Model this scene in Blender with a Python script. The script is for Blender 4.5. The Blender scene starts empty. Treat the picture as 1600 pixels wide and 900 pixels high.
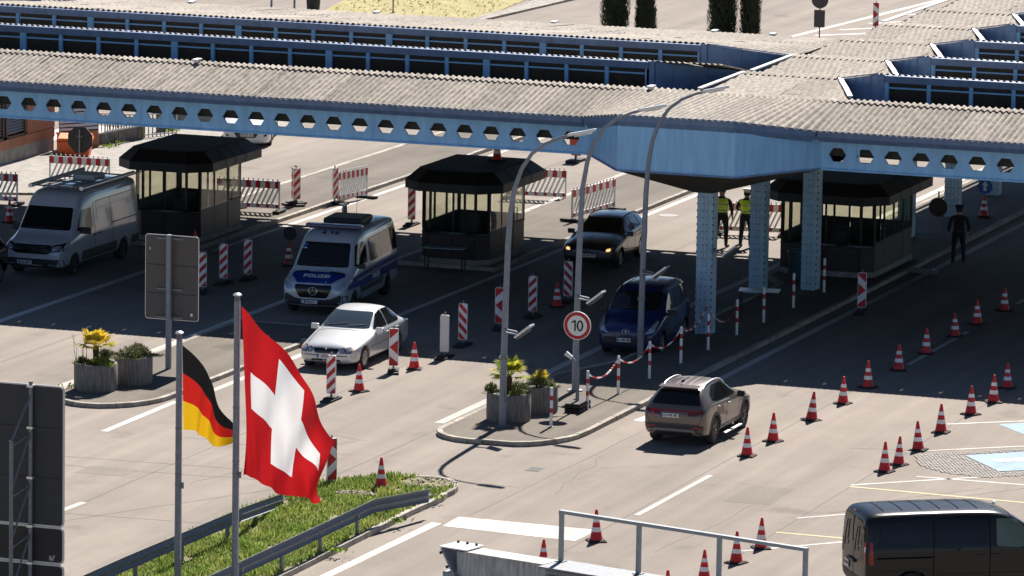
import bpy, bmesh, math, random
from math import sin, cos, pi, radians, sqrt, atan2
from mathutils import Vector, Matrix
from mathutils.bvhtree import BVHTree
from mathutils.geometry import delaunay_2d_cdt
random.seed(7)
SC = bpy.context.scene
COL = SC.collection

# ---------------------------------------------------------------- camera
cam_d = bpy.data.cameras.new("camera")
cam_d.lens = 191.67; cam_d.sensor_width = 36.0
cam_d.clip_start = 1.0; cam_d.clip_end = 3000.0
cam_d.dof.use_dof = True; cam_d.dof.focus_distance = 138.0; cam_d.dof.aperture_fstop = 7.0
cam = bpy.data.objects.new("camera", cam_d); COL.objects.link(cam)
PITCH, ROLL, AZ, CH = 0.155883891, 0.017004250, 0.343891850, 24.5915187
_v = Vector((-sin(AZ)*cos(PITCH), cos(AZ)*cos(PITCH), -sin(PITCH)))
_r = Vector((cos(AZ), sin(AZ), 0)); _u = _r.cross(_v)
_r2 = _r*cos(ROLL) + _u*sin(ROLL); _u2 = -_r*sin(ROLL) + _u*cos(ROLL)
cam.matrix_world = Matrix(((_r2.x, _u2.x, -_v.x, 0), (_r2.y, _u2.y, -_v.y, 0), (_r2.z, _u2.z, -_v.z, CH), (0, 0, 0, 1)))
SC.camera = cam

# ---------------------------------------------------------------- world, sun, exposure
SUN_EL = radians(47.3)
SUN_AZ = radians(-2.5)            # sun stands over +Y, a hair to -X; shadows fall towards the camera
w = bpy.data.worlds.new("World"); SC.world = w; w.use_nodes = True
nt = w.node_tree; bg = nt.nodes["Background"]
sky = nt.nodes.new("ShaderNodeTexSky"); sky.sky_type = 'NISHITA'; sky.sun_disc = False
sky.sun_elevation = SUN_EL; sky.sun_rotation = SUN_AZ
sky.air_density = 0.6; sky.dust_density = 0.0; sky.ozone_density = 1.5
nt.links.new(sky.outputs[0], bg.inputs[0]); bg.inputs[1].default_value = 0.05
sl = bpy.data.lights.new("sun", 'SUN'); sl.energy = 5.0; sl.angle = radians(0.53); sl.color = (1.0, 0.93, 0.855)
so = bpy.data.objects.new("sun", sl); COL.objects.link(so)
sdir = Vector((sin(SUN_AZ)*cos(SUN_EL), cos(SUN_AZ)*cos(SUN_EL), sin(SUN_EL)))
so.rotation_euler = sdir.to_track_quat('Z', 'Y').to_euler(); so.location = (-50, 140, 80)
SC.view_settings.view_transform = 'Standard'; SC.view_settings.look = 'None'
SC.view_settings.exposure = 1.05; SC.view_settings.gamma = 1.0

# ---------------------------------------------------------------- materials
MATS = {}
def mat(name, col, rough=.6, metal=0., var=.0, scale=8., bump=0., spec=.5, coat=0., objvar=0., streak=None):
    if name in MATS: return MATS[name]
    m = bpy.data.materials.new(name); m.use_nodes = True; n = m.node_tree.nodes; l = m.node_tree.links
    b = n["Principled BSDF"]; b.inputs["Roughness"].default_value = rough; b.inputs["Metallic"].default_value = metal
    b.inputs["Specular IOR Level"].default_value = spec
    if coat: b.inputs["Coat Weight"].default_value = coat; b.inputs["Coat Roughness"].default_value = .04
    c4 = (*col, 1)
    if var or bump or objvar:
        tc = n.new("ShaderNodeTexCoord"); nz = n.new("ShaderNodeTexNoise"); nz.inputs["Scale"].default_value = scale
        nz.inputs["Detail"].default_value = 6; nz.inputs["Roughness"].default_value = .65
        if streak:
            mp = n.new("ShaderNodeMapping"); mp.inputs["Scale"].default_value = streak
            l.new(tc.outputs["Object"], mp.inputs[0]); l.new(mp.outputs[0], nz.inputs["Vector"])
        else: l.new(tc.outputs["Object"], nz.inputs["Vector"])
        rp = n.new("ShaderNodeMapRange"); rp.inputs[1].default_value = .3; rp.inputs[2].default_value = .7
        rp.inputs[3].default_value = 1-var; rp.inputs[4].default_value = 1+var
        l.new(nz.outputs[0], rp.inputs[0])
        val = rp.outputs[0]
        if objvar:
            oi = n.new("ShaderNodeObjectInfo"); r2 = n.new("ShaderNodeMapRange")
            r2.inputs[3].default_value = 1-objvar; r2.inputs[4].default_value = 1+objvar
            l.new(oi.outputs["Random"], r2.inputs[0])
            mu = n.new("ShaderNodeMath"); mu.operation = 'MULTIPLY'; l.new(val, mu.inputs[0]); l.new(r2.outputs[0], mu.inputs[1]); val = mu.outputs[0]
        vm = n.new("ShaderNodeVectorMath"); vm.operation = 'SCALE'; vm.inputs[0].default_value = col
        l.new(val, vm.inputs["Scale"]); l.new(vm.outputs[0], b.inputs["Base Color"])
        if bump:
            bp = n.new("ShaderNodeBump"); bp.inputs["Strength"].default_value = bump; bp.inputs["Distance"].default_value = .01
            l.new(nz.outputs[0], bp.inputs["Height"]); l.new(bp.outputs[0], b.inputs["Normal"])
    else: b.inputs["Base Color"].default_value = c4
    MATS[name] = m; return m

def ground_mat(name, dark, light, patch=.12, tint=(1,1,1), tracks=0.):
    m = bpy.data.materials.new(name); m.use_nodes = True; n = m.node_tree.nodes; l = m.node_tree.links
    b = n["Principled BSDF"]; b.inputs["Roughness"].default_value = .9; b.inputs["Specular IOR Level"].default_value = .25
    tc = n.new("ShaderNodeTexCoord")
    def noise(scale, det=4, vec=None, rough=.6):
        z = n.new("ShaderNodeTexNoise"); z.inputs["Scale"].default_value = scale; z.inputs["Detail"].default_value = det
        z.inputs["Roughness"].default_value = rough; l.new(vec or tc.outputs["Object"], z.inputs["Vector"]); return z.outputs[0]
    def mapr(s, a, b_, c, d):
        r = n.new("ShaderNodeMapRange"); r.inputs[1].default_value = a; r.inputs[2].default_value = b_
        r.inputs[3].default_value = c; r.inputs[4].default_value = d; l.new(s, r.inputs[0]); return r.outputs[0]
    def mul(a, b_):
        k = n.new("ShaderNodeMath"); k.operation = 'MULTIPLY'; l.new(a, k.inputs[0]); l.new(b_, k.inputs[1]); return k.outputs[0]
    mp = n.new("ShaderNodeMapping"); mp.inputs["Scale"].default_value = (1.3, .05, 1); l.new(tc.outputs["Object"], mp.inputs[0])
    streak = noise(1.0, 5, mp.outputs[0], .6)
    big = noise(.12, 3); mid = noise(.9, 5); fine = noise(22, 4, None, .75); grit = noise(70, 2)
    f = mul(mapr(big, .3, .7, 1-patch, 1+patch), mapr(streak, .3, .7, 1-patch-tracks, 1+patch))
    f = mul(f, mapr(mid, .3, .7, .95, 1.05)); f = mul(f, mapr(fine, .3, .7, .85, 1.15)); f = mul(f, mapr(grit, .3, .7, .9, 1.1))
    # a few oil stains and repaired spots
    vo = n.new("ShaderNodeTexNoise"); vo.inputs["Scale"].default_value = .55; vo.inputs["Detail"].default_value = 6; l.new(tc.outputs["Object"], vo.inputs["Vector"])
    st = mapr(vo.outputs[0], .62, .72, 1., .78); f = mul(f, st)
    v2 = n.new("ShaderNodeTexVoronoi"); v2.inputs["Scale"].default_value = 1.9; l.new(tc.outputs["Object"], v2.inputs["Vector"])
    f = mul(f, mapr(v2.outputs["Distance"], .015, .06, .72, 1.))
    mx = n.new("ShaderNodeMix"); mx.data_type = 'RGBA'; mx.inputs[6].default_value = (*dark, 1); mx.inputs[7].default_value = (*light, 1)
    l.new(mapr(f, .6, 1.4, 0, 1), mx.inputs[0]); l.new(mx.outputs[2], b.inputs["Base Color"])
    bp = n.new("ShaderNodeBump"); bp.inputs["Strength"].default_value = .25; bp.inputs["Distance"].default_value = .01
    l.new(fine, bp.inputs["Height"]); l.new(bp.outputs[0], b.inputs["Normal"])
    MATS[name] = m; return m

ASPH = ground_mat("road_asphalt", (.132, .115, .099), (.318, .277, .240), .10, tracks=.08)
ASPH2 = ground_mat("island_asphalt", (.065, .057, .048), (.20, .175, .145), .14)
PAINT = ground_mat("road_paint", (.30, .28, .25), (.72, .70, .66), .25)
PAINTY = ground_mat("faded_yellow_paint", (.36, .31, .2), (.72, .62, .38), .15)
PAINTB = ground_mat("faded_blue_paint", (.19, .27, .35), (.36, .45, .55), .15)
JOINT = mat("tar_joint", (.09, .08, .072), .8, var=.3, scale=6)
KERB = mat("kerb_concrete", (.30, .275, .235), .9, var=.3, scale=5, bump=.4, objvar=.18)
CONC = mat("concrete", (.26, .245, .22), .9, var=.3, scale=3, bump=.4)
CONCD = mat("weathered_concrete", (.17, .16, .15), .9, var=.5, scale=6, bump=.5, streak=(3, 3, .4))
RED = mat("sign_red", (.50, .012, .016), .5, var=.15, scale=9, objvar=.1)
ORG = mat("cone_red", (.58, .020, .016), .5, var=.28, scale=14, objvar=.22)
WHT = mat("reflective_white", (.78, .78, .77), .45, var=.08, scale=14, objvar=.05)
RUB = mat("black_rubber", (.022, .022, .023), .8, var=.4, scale=20)
RUBL = mat("worn_rubber", (.05, .05, .048), .85, var=.5, scale=15)
GALV = mat("galvanised_steel", (.20, .225, .265), .5, .2, var=.18, scale=10)
GALVD = mat("dull_galvanised_steel", (.17, .185, .20), .55, .3, var=.18, scale=10)
ALU = mat("aluminium", (.62, .63, .64), .35, .8)
BLUE_L = mat("light_blue_steel", (.25, .52, .80), .45, var=.16, scale=2.2, streak=(2.5, 2.5, .35))
BLUE_D = mat("dark_blue_fascia", (.125, .20, .345), .5, var=.20, scale=1.6, streak=(3, 1, .4))
BLUE_F = mat("blue_window_frame", (.20, .43, .68), .45, var=.12, scale=3)
BLUE_P = mat("blue_seamed_panel", (.15, .24, .40), .5, var=.2, scale=2)
BLUE_C = mat("pale_blue_column_paint", (.36, .53, .65), .5, var=.16, scale=5)
FLASH = mat("white_flashing", (.75, .75, .74), .5)
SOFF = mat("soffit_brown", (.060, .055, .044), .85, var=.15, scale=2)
KDARK = mat("kiosk_dark_brown", (.014, .012, .0125), .55, var=.2, scale=4)
KPAN = mat("kiosk_brown_panel", (.036, .025, .024), .55, var=.15, scale=3)
DARKWIN = mat("dark_glass", (.008, .009, .010), .08, spec=.35)
ROOFWIN = mat("dusty_dark_glass", (.020, .017, .014), .35, var=.4, scale=4, spec=.3)
BLK = mat("black_plastic", (.014, .014, .015), .5)
BLKG = mat("gloss_black", (.008, .008, .009), .12)
SIGNB = mat("grey_sign_back", (.085, .076, .072), .6, var=.06, scale=3)
SIGNB2 = mat("dark_sign_back", (.026, .029, .034), .6, var=.12, scale=2)
SIGNB3 = mat("black_sign_back", (.015, .015, .016), .6)
TERRA = mat("terracotta_panel", (.30, .12, .055), .6, var=.15, scale=4, objvar=.1)
ORANGE = mat("orange_plastic", (.72, .115, .02), .5, var=.12, scale=4)
def leafmat(name, col, var=.35, scale=6, tl=.45):
    m = mat(name, col, .7, var=var, scale=scale, spec=.2); n = m.node_tree.nodes; l = m.node_tree.links; b = n["Principled BSDF"]
    tr = n.new("ShaderNodeBsdfTranslucent"); mx = n.new("ShaderNodeMixShader"); mx.inputs[0].default_value = tl
    src = b.inputs["Base Color"].links[0].from_socket; l.new(src, tr.inputs[0]); l.new(b.outputs[0], mx.inputs[1]); l.new(tr.outputs[0], mx.inputs[2]); l.new(mx.outputs[0], n["Material Output"].inputs[0])
    return m
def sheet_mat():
    """fibre cement, its wave troughs darkened to paint in rib shading"""
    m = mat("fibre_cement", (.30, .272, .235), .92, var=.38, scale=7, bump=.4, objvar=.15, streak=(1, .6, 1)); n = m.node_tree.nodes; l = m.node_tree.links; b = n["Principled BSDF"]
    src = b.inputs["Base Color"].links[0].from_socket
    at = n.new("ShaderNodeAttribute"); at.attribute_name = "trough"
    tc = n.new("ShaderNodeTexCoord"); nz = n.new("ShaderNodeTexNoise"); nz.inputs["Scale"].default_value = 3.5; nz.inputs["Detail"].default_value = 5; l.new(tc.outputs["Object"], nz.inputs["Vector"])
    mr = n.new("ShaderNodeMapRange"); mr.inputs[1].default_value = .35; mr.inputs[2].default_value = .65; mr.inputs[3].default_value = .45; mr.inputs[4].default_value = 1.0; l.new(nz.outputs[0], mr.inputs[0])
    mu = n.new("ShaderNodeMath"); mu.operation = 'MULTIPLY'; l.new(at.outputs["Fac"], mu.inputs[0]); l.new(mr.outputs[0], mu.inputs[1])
    mx = n.new("ShaderNodeMix"); mx.data_type = 'RGBA'; l.new(mu.outputs[0], mx.inputs[0]); l.new(src, mx.inputs[6]); mx.inputs[7].default_value = (.055, .048, .038, 1); l.new(mx.outputs[2], b.inputs["Base Color"])  # dark trough colour stands in for shade between the ribs
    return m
def glass(name, tint, alpha):
    m = bpy.data.materials.new(name); m.use_nodes = True; n = m.node_tree.nodes; l = m.node_tree.links
    for q in list(n):
        if q.type == 'BSDF_PRINCIPLED': n.remove(q)
    out = n["Material Output"]; t = n.new("ShaderNodeBsdfTransparent"); t.inputs[0].default_value = (*tint, 1)
    g = n.new("ShaderNodeBsdfGlossy"); g.inputs["Roughness"].default_value = .03; mx = n.new("ShaderNodeMixShader")
    fr = n.new("ShaderNodeFresnel"); fr.inputs[0].default_value = 1.45
    ad = n.new("ShaderNodeMath"); ad.operation = 'ADD'; ad.inputs[1].default_value = alpha; l.new(fr.outputs[0], ad.inputs[0])
    ge = n.new("ShaderNodeNewGeometry"); iv = n.new("ShaderNodeMath"); iv.operation = 'SUBTRACT'; iv.inputs[0].default_value = 1; l.new(ge.outputs["Backfacing"], iv.inputs[1])
    mu = n.new("ShaderNodeMath"); mu.operation = 'MULTIPLY'; l.new(ad.outputs[0], mu.inputs[0]); l.new(iv.outputs[0], mu.inputs[1]); l.new(mu.outputs[0], mx.inputs[0]); l.new(t.outputs[0], mx.inputs[1]); l.new(g.outputs[0], mx.inputs[2]); l.new(mx.outputs[0], out.inputs[0])
    MATS[name] = m; return m
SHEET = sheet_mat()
GLASSC = glass("clear_glass", (.90, .91, .85), .01)

# ---------------------------------------------------------------- mesh helpers
class MB:
    def __init__(s): s.v = []; s.f = []; s.mi = []; s.cur = 0
    def add(s, vs, fs):
        o = len(s.v); s.v += [tuple(p) for p in vs]; s.f += [tuple(i+o for i in f) for f in fs]; s.mi += [s.cur]*len(fs); return s
    def box(s, c, d, rz=0., M=None):
        x, y, z = d[0]/2, d[1]/2, d[2]/2
        vs = [Vector((a*x, b*y, e*z)) for e in (-1, 1) for b in (-1, 1) for a in (-1, 1)]
        R = M or Matrix.Rotation(rz, 3, 'Z')
        vs = [R @ p + Vector(c) for p in vs]
        return s.add(vs, [(0, 2, 3, 1), (4, 5, 7, 6), (0, 1, 5, 4), (2, 6, 7, 3), (0, 4, 6, 2), (1, 3, 7, 5)])
    def bar(s, a, b, w, h=None):
        a = Vector(a); b = Vector(b); d = b-a; L = d.length; h = h or w
        q = d.to_track_quat('X', 'Z').to_matrix()
        return s.box((a+b)/2, (L, w, h), M=q)
    def cyl(s, a, b, r0, r1=None, n=12, caps=True):
        r1 = r0 if r1 is None else r1; a = Vector(a); b = Vector(b); q = (b-a).to_track_quat('Z', 'Y').to_matrix()
        vs = []
        for p, r in ((a, r0), (b, r1)):
            for i in range(n): vs.append(p + q @ Vector((r*cos(2*pi*i/n), r*sin(2*pi*i/n), 0)))
        fs = [(i, (i+1) % n, n+(i+1) % n, n+i) for i in range(n)]
        if caps: fs += [tuple(range(n-1, -1, -1)), tuple(range(n, 2*n))]
        return s.add(vs, fs)
    def tube(s, pts, r, n=8, closed=False):
        pts = [Vector(p) for p in pts]; rs = r if isinstance(r, (list, tuple)) else [r]*len(pts)
        vs = []; m = len(pts); prev = None
        for i, p in enumerate(pts):
            if closed: t = (pts[(i+1) % m]-pts[i-1])
            else: t = (pts[min(i+1, m-1)]-pts[max(i-1, 0)])
            t.normalize()
            ref = prev if prev is not None else (Vector((0, 0, 1)) if abs(t.z) < .9 else Vector((0, 1, 0)))
            x = ref.cross(t); x.normalize(); y = t.cross(x); prev = y
            for k in range(n): vs.append(p + rs[i]*(x*cos(2*pi*k/n)+y*sin(2*pi*k/n)))
        fs = []
        for i in range(m if closed else m-1):
            j = (i+1) % m
            for k in range(n): fs.append((i*n+k, i*n+(k+1) % n, j*n+(k+1) % n, j*n+k))
        if not closed: fs += [tuple(range(n-1, -1, -1)), tuple(range((m-1)*n, m*n))]
        return s.add(vs, fs)
    def lathe(s, prof, c=(0, 0, 0), n=16, caps=True):
        vs = []; c = Vector(c)
        for r, z in prof:
            for i in range(n): vs.append(c+Vector((r*cos(2*pi*i/n), r*sin(2*pi*i/n), z)))
        fs = []; m = len(prof)
        for j in range(m-1):
            for i in range(n): fs.append((j*n+i, j*n+(i+1) % n, (j+1)*n+(i+1) % n, (j+1)*n+i))
        if caps: fs += [tuple(range(n-1, -1, -1)), tuple(range((m-1)*n, m*n))]
        return s.add(vs, fs)
    def prism(s, poly, off):       # poly: 3-D points in a plane, extruded by vector off
        n = len(poly); off = Vector(off); vs = [Vector(p) for p in poly]+[Vector(p)+off for p in poly]
        fs = [tuple(range(n-1, -1, -1)), tuple(range(n, 2*n))]+[(i, (i+1) % n, n+(i+1) % n, n+i) for i in range(n)]
        return s.add(vs, fs)
    def quad(s, a, b, c, d): return s.add([a, b, c, d], [(0, 1, 2, 3)])
    def mesh(s, name, mats, smooth=False, bev=0.):
        me = bpy.data.meshes.new(name); me.from_pydata(s.v, [], s.f)
        mats = mats if isinstance(mats, (list, tuple)) else [mats]
        for m in mats: me.materials.append(m)
        if len(mats) > 1: me.polygons.foreach_set("material_index", s.mi)
        bm = bmesh.new(); bm.from_mesh(me)
        bmesh.ops.recalc_face_normals(bm, faces=bm.faces)
        if bev:
            es = [e for e in bm.edges if len(e.link_faces) == 2 and e.calc_face_angle(0) > .5]
            bmesh.ops.bevel(bm, geom=es, offset=bev, segments=2, profile=.6, affect='EDGES', clamp_overlap=True)
        bm.to_mesh(me); bm.free()
        if smooth:
            me.polygons.foreach_set("use_smooth", [True]*len(me.polygons))
            try: me.set_sharp_from_angle(angle=radians(38))
            except Exception: pass
        me.update(); return me
    def build(s, name, mats, parent=None, smooth=False, bev=0., kind=None, loc=None, rz=0.):
        return link(name, s.mesh(name, mats, smooth, bev), parent, kind, loc, rz)

def link(name, me, parent=None, kind=None, loc=None, rz=0.):
    o = bpy.data.objects.new(name, me); COL.objects.link(o)
    if parent: o.parent = parent
    if kind: o["kind"] = kind
    if loc is not None: o.location = loc
    if rz: o.rotation_euler = (0, 0, rz)
    return o
def tag(o, label, cat, group=None):
    o["label"] = label; o["category"] = cat
    if group: o["group"] = group
    return o
def thing(name, label, cat, loc=(0, 0, 0), rz=0., group=None):
    o = bpy.data.objects.new(name, None); COL.objects.link(o); o.empty_display_size = .2
    o.location = loc; o.rotation_euler = (0, 0, rz); return tag(o, label, cat, group)
CH_OF = {}
def kids(o): return [c for c in bpy.data.objects if c.parent == o]
def dup(root, loc, rz=None, label=None, group=None):
    def cp(o, par):
        c = o.copy(); COL.objects.link(c)
        if par: c.parent = par
        for k in CH_OF.get(o.name) or kids(o): cp(k, c)
        return c
    r = cp(root, None); r.location = loc
    if rz is not None: r.rotation_euler = (0, 0, rz)
    if label: r["label"] = label
    if group: r["group"] = group
    return r
def clip_poly(poly, x0, x1, y0, y1):
    def cl(ps, f, inter):
        out = []
        for i in range(len(ps)):
            a, b = ps[i-1], ps[i]; ia, ib = f(a), f(b)
            if ib:
                if not ia: out.append(inter(a, b))
                out.append(b)
            elif ia: out.append(inter(a, b))
        return out
    def ix(k, v):
        def g(a, b):
            t = (v-a[k])/(b[k]-a[k]); return (a[0]+t*(b[0]-a[0]), a[1]+t*(b[1]-a[1]))
        return g
    for k, v, sg in ((0, x0, 1), (0, x1, -1), (1, y0, 1), (1, y1, -1)):
        poly = cl(poly, lambda p: sg*(p[k]-v) >= 0, ix(k, v))
        if len(poly) < 3: return []
    return poly
def text_mesh(s, size, name="lettering", depth=.004, bold=0., align='CENTER'):
    cu = bpy.data.curves.new(name, 'FONT'); cu.body = s; cu.size = size; cu.extrude = depth; cu.align_x = align; cu.align_y = 'CENTER'; cu.offset = bold
    cu.resolution_u = 3
    o = bpy.data.objects.new(name, cu); COL.objects.link(o)
    dg = bpy.context.evaluated_depsgraph_get(); me = bpy.data.meshes.new_from_object(o.evaluated_get(dg))
    bpy.data.objects.remove(o); bpy.data.curves.remove(cu); me.name = name; return me
def text_obj(s, size, m, parent, M, name="lettering", bold=0., sx=1.):
    me = text_mesh(s, size, name, bold=bold); me.materials.clear(); me.materials.append(m)
    me.transform(Matrix.Diagonal((sx, 1, 1, 1))); me.transform(M)
    return link(name, me, parent)
# ================================================================= SETTING: ground, islands, markings
def strip_poly(name, pts, z, m, kind="structure", parent=None):
    b = MB(); b.add([(x, y, z) for x, y in pts], [tuple(range(len(pts)))]); return b.build(name, m, parent, kind=kind)
g = MB(); g.add([(-900, -500, 0), (900, -500, 0), (900, 1500, 0), (-900, 1500, 0)], [(0, 1, 2, 3)])
g.build("ground", ASPH, kind="structure")

def arc(cx, cy, rx, ry, a0, a1, n=10): return [(cx+rx*cos(radians(a0+(a1-a0)*i/n)), cy+ry*sin(radians(a0+(a1-a0)*i/n))) for i in range(n+1)]
def island(name, outline, h=.12, stone=1.0, m=None, kw=.14):
    """raised island: a top sheet and single kerb stones round its outline"""
    top = strip_poly(name, outline, h-.012, m or ASPH2)
    n = len(outline); area = sum(outline[i-1][0]*outline[i][1]-outline[i][0]*outline[i-1][1] for i in range(n))
    sg = 1 if area > 0 else -1
    cnt = 0; pool = []
    for i in range(n):
        a = Vector((*outline[i], 0)); b = Vector((*outline[(i+1) % n], 0)); d = b-a; L = d.length
        if L < .05: continue
        k = max(1, round(L/stone)); t = d/L; nrm = Vector((t.y, -t.x, 0))*sg
        for j in range(k):
            if cnt > 290: continue
            p = a+t*(L*j/k+.008); q = a+t*(L*(j+1)/k-.008); hh = h+random.uniform(-.006, .006); o_ = nrm*random.uniform(-.006, .006)
            s_ = MB(); s_.prism([p+o_-nrm*kw, q+o_-nrm*kw, q+o_, p+o_], (0, 0, hh))
            ob = s_.build("kerb_stone", KERB, top, bev=.012); ob["kind"] = "structure"; cnt += 1
    return top
XR0, XR1 = -46.6, -43.05
right_outline = [(-43.05, 200), (-43.05, 126.2)]+arc(-44.5, 126.0, 1.45, 2.3, 0, -78, 6)+arc(-45.35, 125.0, 1.25, 1.3, -75, -180, 6)+[(-46.6, 126.5), (-46.6, 133.5), (-45.75, 136.2), (-45.75, 151.0), (-46.6, 152.3), (-46.6, 200)]
island("traffic_island", right_outline)
left_outline = [(-54.4, 138.0), (-54.4, 126.4)]+arc(-55.9, 126.3, 1.5, 2.1, 0, -180, 12)+[(-57.45, 131.0), (-57.5, 138.0)]
island("traffic_island", left_outline)
island("traffic_island", [(-54.25, 205), (-54.25, 150.0), (-57.5, 150.0), (-57.5, 205)])
island("traffic_island", [(-63.8, 205), (-63.8, 150.2), (-66.85, 150.2), (-66.85, 205)])
island("traffic_island", [(-72.6, 205), (-72.3, 159), (-74.6, 158.2), (-77, 159), (-77, 205)], h=.08, m=CONC)

def line(name, pts, wd=.15, m=None, z=.004):
    b = MB()
    for i in range(len(pts)-1):
        a = Vector((*pts[i], z)); c = Vector((*pts[i+1], z)); t = (c-a).normalized(); nr = Vector((-t.y, t.x, 0))*wd/2
        b.quad(a-nr, c-nr, c+nr, a+nr)
    return b.build(name, m or PAINT, kind="structure")
for pts, wd in [([(-63.55, 120), (-63.6, 150)], .25), ([(-57.75, 124.5), (-57.85, 150)], .25), ([(-53.95, 126.5), (-53.95, 205)], .2),
                ([(-47.0, 126.0), (-47.05, 151.0), (-47.05, 205)], .25), ([(-42.55, 134.0), (-42.5, 205)], .22), ([(-67.1, 150), (-67.1, 205)], .2),
                ([(-57.75, 150), (-57.75, 205)], .22), ([(-63.35, 150), (-63.35, 205)], .2), ([(-54.12, 121.4), (-54.18, 126.05)], .2), ([(-50.97, 111.3), (-50.88, 113.0)], .18),
                ([(-38.72, 116.9), (-38.66, 122.25)], .14), ([(-42.85, 103.0), (-42.6, 114.15)], .25), ([(-42.55, 128.4), (-42.5, 129.3)], .25),
                ([(-38.62, 139.5), (-38.6, 145.5)], .14), ([(-38.6, 151), (-38.6, 157)], .14)]:
    line("road_marking", pts, wd)
strip_poly("road_marking", [(-42.36, 113.86), (-39.04, 113.5), (-38.98, 114.9), (-42.4, 115.02)], .004, PAINT)
for pts, m in [([(-35.3, 131.3), (-31.0, 134.6)], PAINT), ([(-35.2, 127.2), (-30.5, 131.0)], PAINT), ([(-35.23, 122.5), (-31.0, 126.3)], PAINT), ([(-35.2, 122.3), (-30.2, 122.1)], PAINTY),
               ([(-35.25, 118.1), (-33.0, 120.4)], PAINT), ([(-35.2, 116.35), (-32.5, 116.33)], PAINTY), ([(-35.3, 114.0), (-32.6, 116.9)], PAINT), ([(-34.1, 124.2), (-30.3, 124.3)], PAINT)]:
    line("bay_marking", pts, .11, m, .005)
strip_poly("blue_bay_paint", [(-34.1, 131.85), (-31.9, 133.9), (-31.2, 132.4), (-33.15, 130.75)], .004, PAINTB)
strip_poly("blue_bay_paint", [(-33.75, 127.3), (-31.8, 129.1), (-30.5, 127.0), (-32.45, 125.65)], .014, PAINTB)
strip_poly("bay_marking", [(-33.0, 127.05), (-31.6, 128.3), (-31.4, 127.95), (-32.75, 126.75)], .018, PAINT)
# cobbled apron round the bay
cb = MB(); random.seed(3)
def in_poly(x, y, P):
    r = False
    for i in range(len(P)):
        (x1, y1), (x2, y2) = P[i-1], P[i]
        if (y1 > y) != (y2 > y) and x < (x2-x1)*(y-y1)/(y2-y1)+x1: r = not r
    return r
apr = [(-34.9, 126.9), (-34.45, 125.6), (-33.6, 124.9), (-32.5, 124.7), (-30.5, 126.6), (-30.5, 130.5), (-32.5, 128.9)]
blu = [(-33.9, 127.3), (-31.8, 129.2), (-30.4, 127.0), (-32.4, 125.55)]
for i in range(52):
    for j in range(66):
        x = -35+i*.095+(j % 2)*.047; y = 124.6+j*.095
        if in_poly(x, y, apr) and not in_poly(x, y, blu):
            s_ = .043; h_ = .012+random.random()*.01
            cb.add([(x-s_, y-s_, 0), (x+s_, y-s_, 0), (x+s_, y+s_, 0), (x-s_, y+s_, 0), (x-s_*.7, y-s_*.7, h_), (x+s_*.7, y-s_*.7, h_), (x+s_*.7, y+s_*.7, h_), (x-s_*.7, y+s_*.7, h_)],
                   [(0, 1, 5, 4), (1, 2, 6, 5), (2, 3, 7, 6), (3, 0, 4, 7), (4, 5, 6, 7)])
cb.build("cobblestones", mat("granite_setts", (.34, .32, .29), .9, var=.3, scale=9), kind="stuff")
# tar joints between the paving lanes
for pts, wd in [([(-46.9, 110), (-46.75, 126)], .035), ([(-42.2, 115.2), (-42.0, 127)], .03), ([(-35.2, 112), (-35.15, 175)], .035), ([(-38.9, 106), (-38.78, 175)], .03),
                ([(-50.9, 100), (-50.75, 175)], .03), ([(-54.1, 104), (-46.6, 117.9)], .03), ([(-60.7, 115), (-60.6, 205)], .03), ([(-60, 117.6), (-46.9, 118.4)], .03), ([(-57, 111.2), (-47.2, 111.9)], .03),
                ([(-34.7, 119.0), (-31.0, 124.4)], .03), ([(-53.5, 181), (-43.5, 180.6)], .04), ([(-57.4, 166), (-54.3, 166.1)], .03), ([(-73, 190), (-46, 191)], .05), ([(-73, 201), (-46, 202)], .05)]:
    q = []
    for k in range(9):
        t = k/8; q.append((pts[0][0]+(pts[1][0]-pts[0][0])*t+random.uniform(-.03, .03), pts[0][1]+(pts[1][1]-pts[0][1])*t))
    line("tar_joint", q, wd, JOINT, .003)
random.seed(17)      # cracks sealed with bitumen, wandering over the slabs
for (x, y, dx, dy, n_) in [(-49.5, 116, .10, .45, 16), (-52.0, 121.5, .35, -.06, 14), (-41.3, 118.5, -.05, .4, 12), (-37.0, 113.0, .02, .5, 16), (-36.6, 127, .3, .08, 8), (-47.8, 123, -.3, .1, 14), (-55.5, 117, .4, .02, 18), (-33.8, 121.2, .2, .25, 8), (-40.2, 133, .03, .5, 14), (-45.5, 119.2, .32, -.05, 9)]:
    q = [(x, y)]
    for k in range(n_): q.append((q[-1][0]+dx+random.gauss(0, .07), q[-1][1]+dy+random.gauss(0, .07)))
    line("sealed_crack", q, .022, JOINT, .003)
b = MB(); b.box((-42.75, 121.2, .004), (.35, .5, .008))
for k in range(5): b.box((-42.75, 121.02+.09*k, .010), (.3, .03, .006))
b.build("drain_grate", mat("drain_iron", (.06, .058, .055), .6), kind="structure")
for x, y, a_, c_ in [(-49.3, 119.8, .9, 1.6), (-37.4, 119.3, 1.1, 2.2), (-52.6, 116.2, 1.3, 1.0)]:
    strip_poly("road_patch", [(x, y), (x+a_, y+.05), (x+a_-.04, y+c_), (x+.03, y+c_-.03)], .0025, ground_mat("patch_asphalt", (.11, .098, .083), (.26, .23, .19), .1))
# manhole covers and a patch plate
for x, y in ((-53.3, 163.5), (-47.9, 119.9)):
    b = MB(); b.cyl((x, y, 0), (x, y, .007), .32, n=24); b.build("manhole_cover", mat("cast_iron", (.2, .19, .18), .7, var=.3, scale=20), kind="structure")
strip_poly("concrete_patch", [(-43.0, 155.6), (-42.1, 155.4), (-42.0, 154.5), (-42.9, 154.6)], .125, mat("pale_patch", (.4, .4, .39), .9, var=.2, scale=4))
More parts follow.
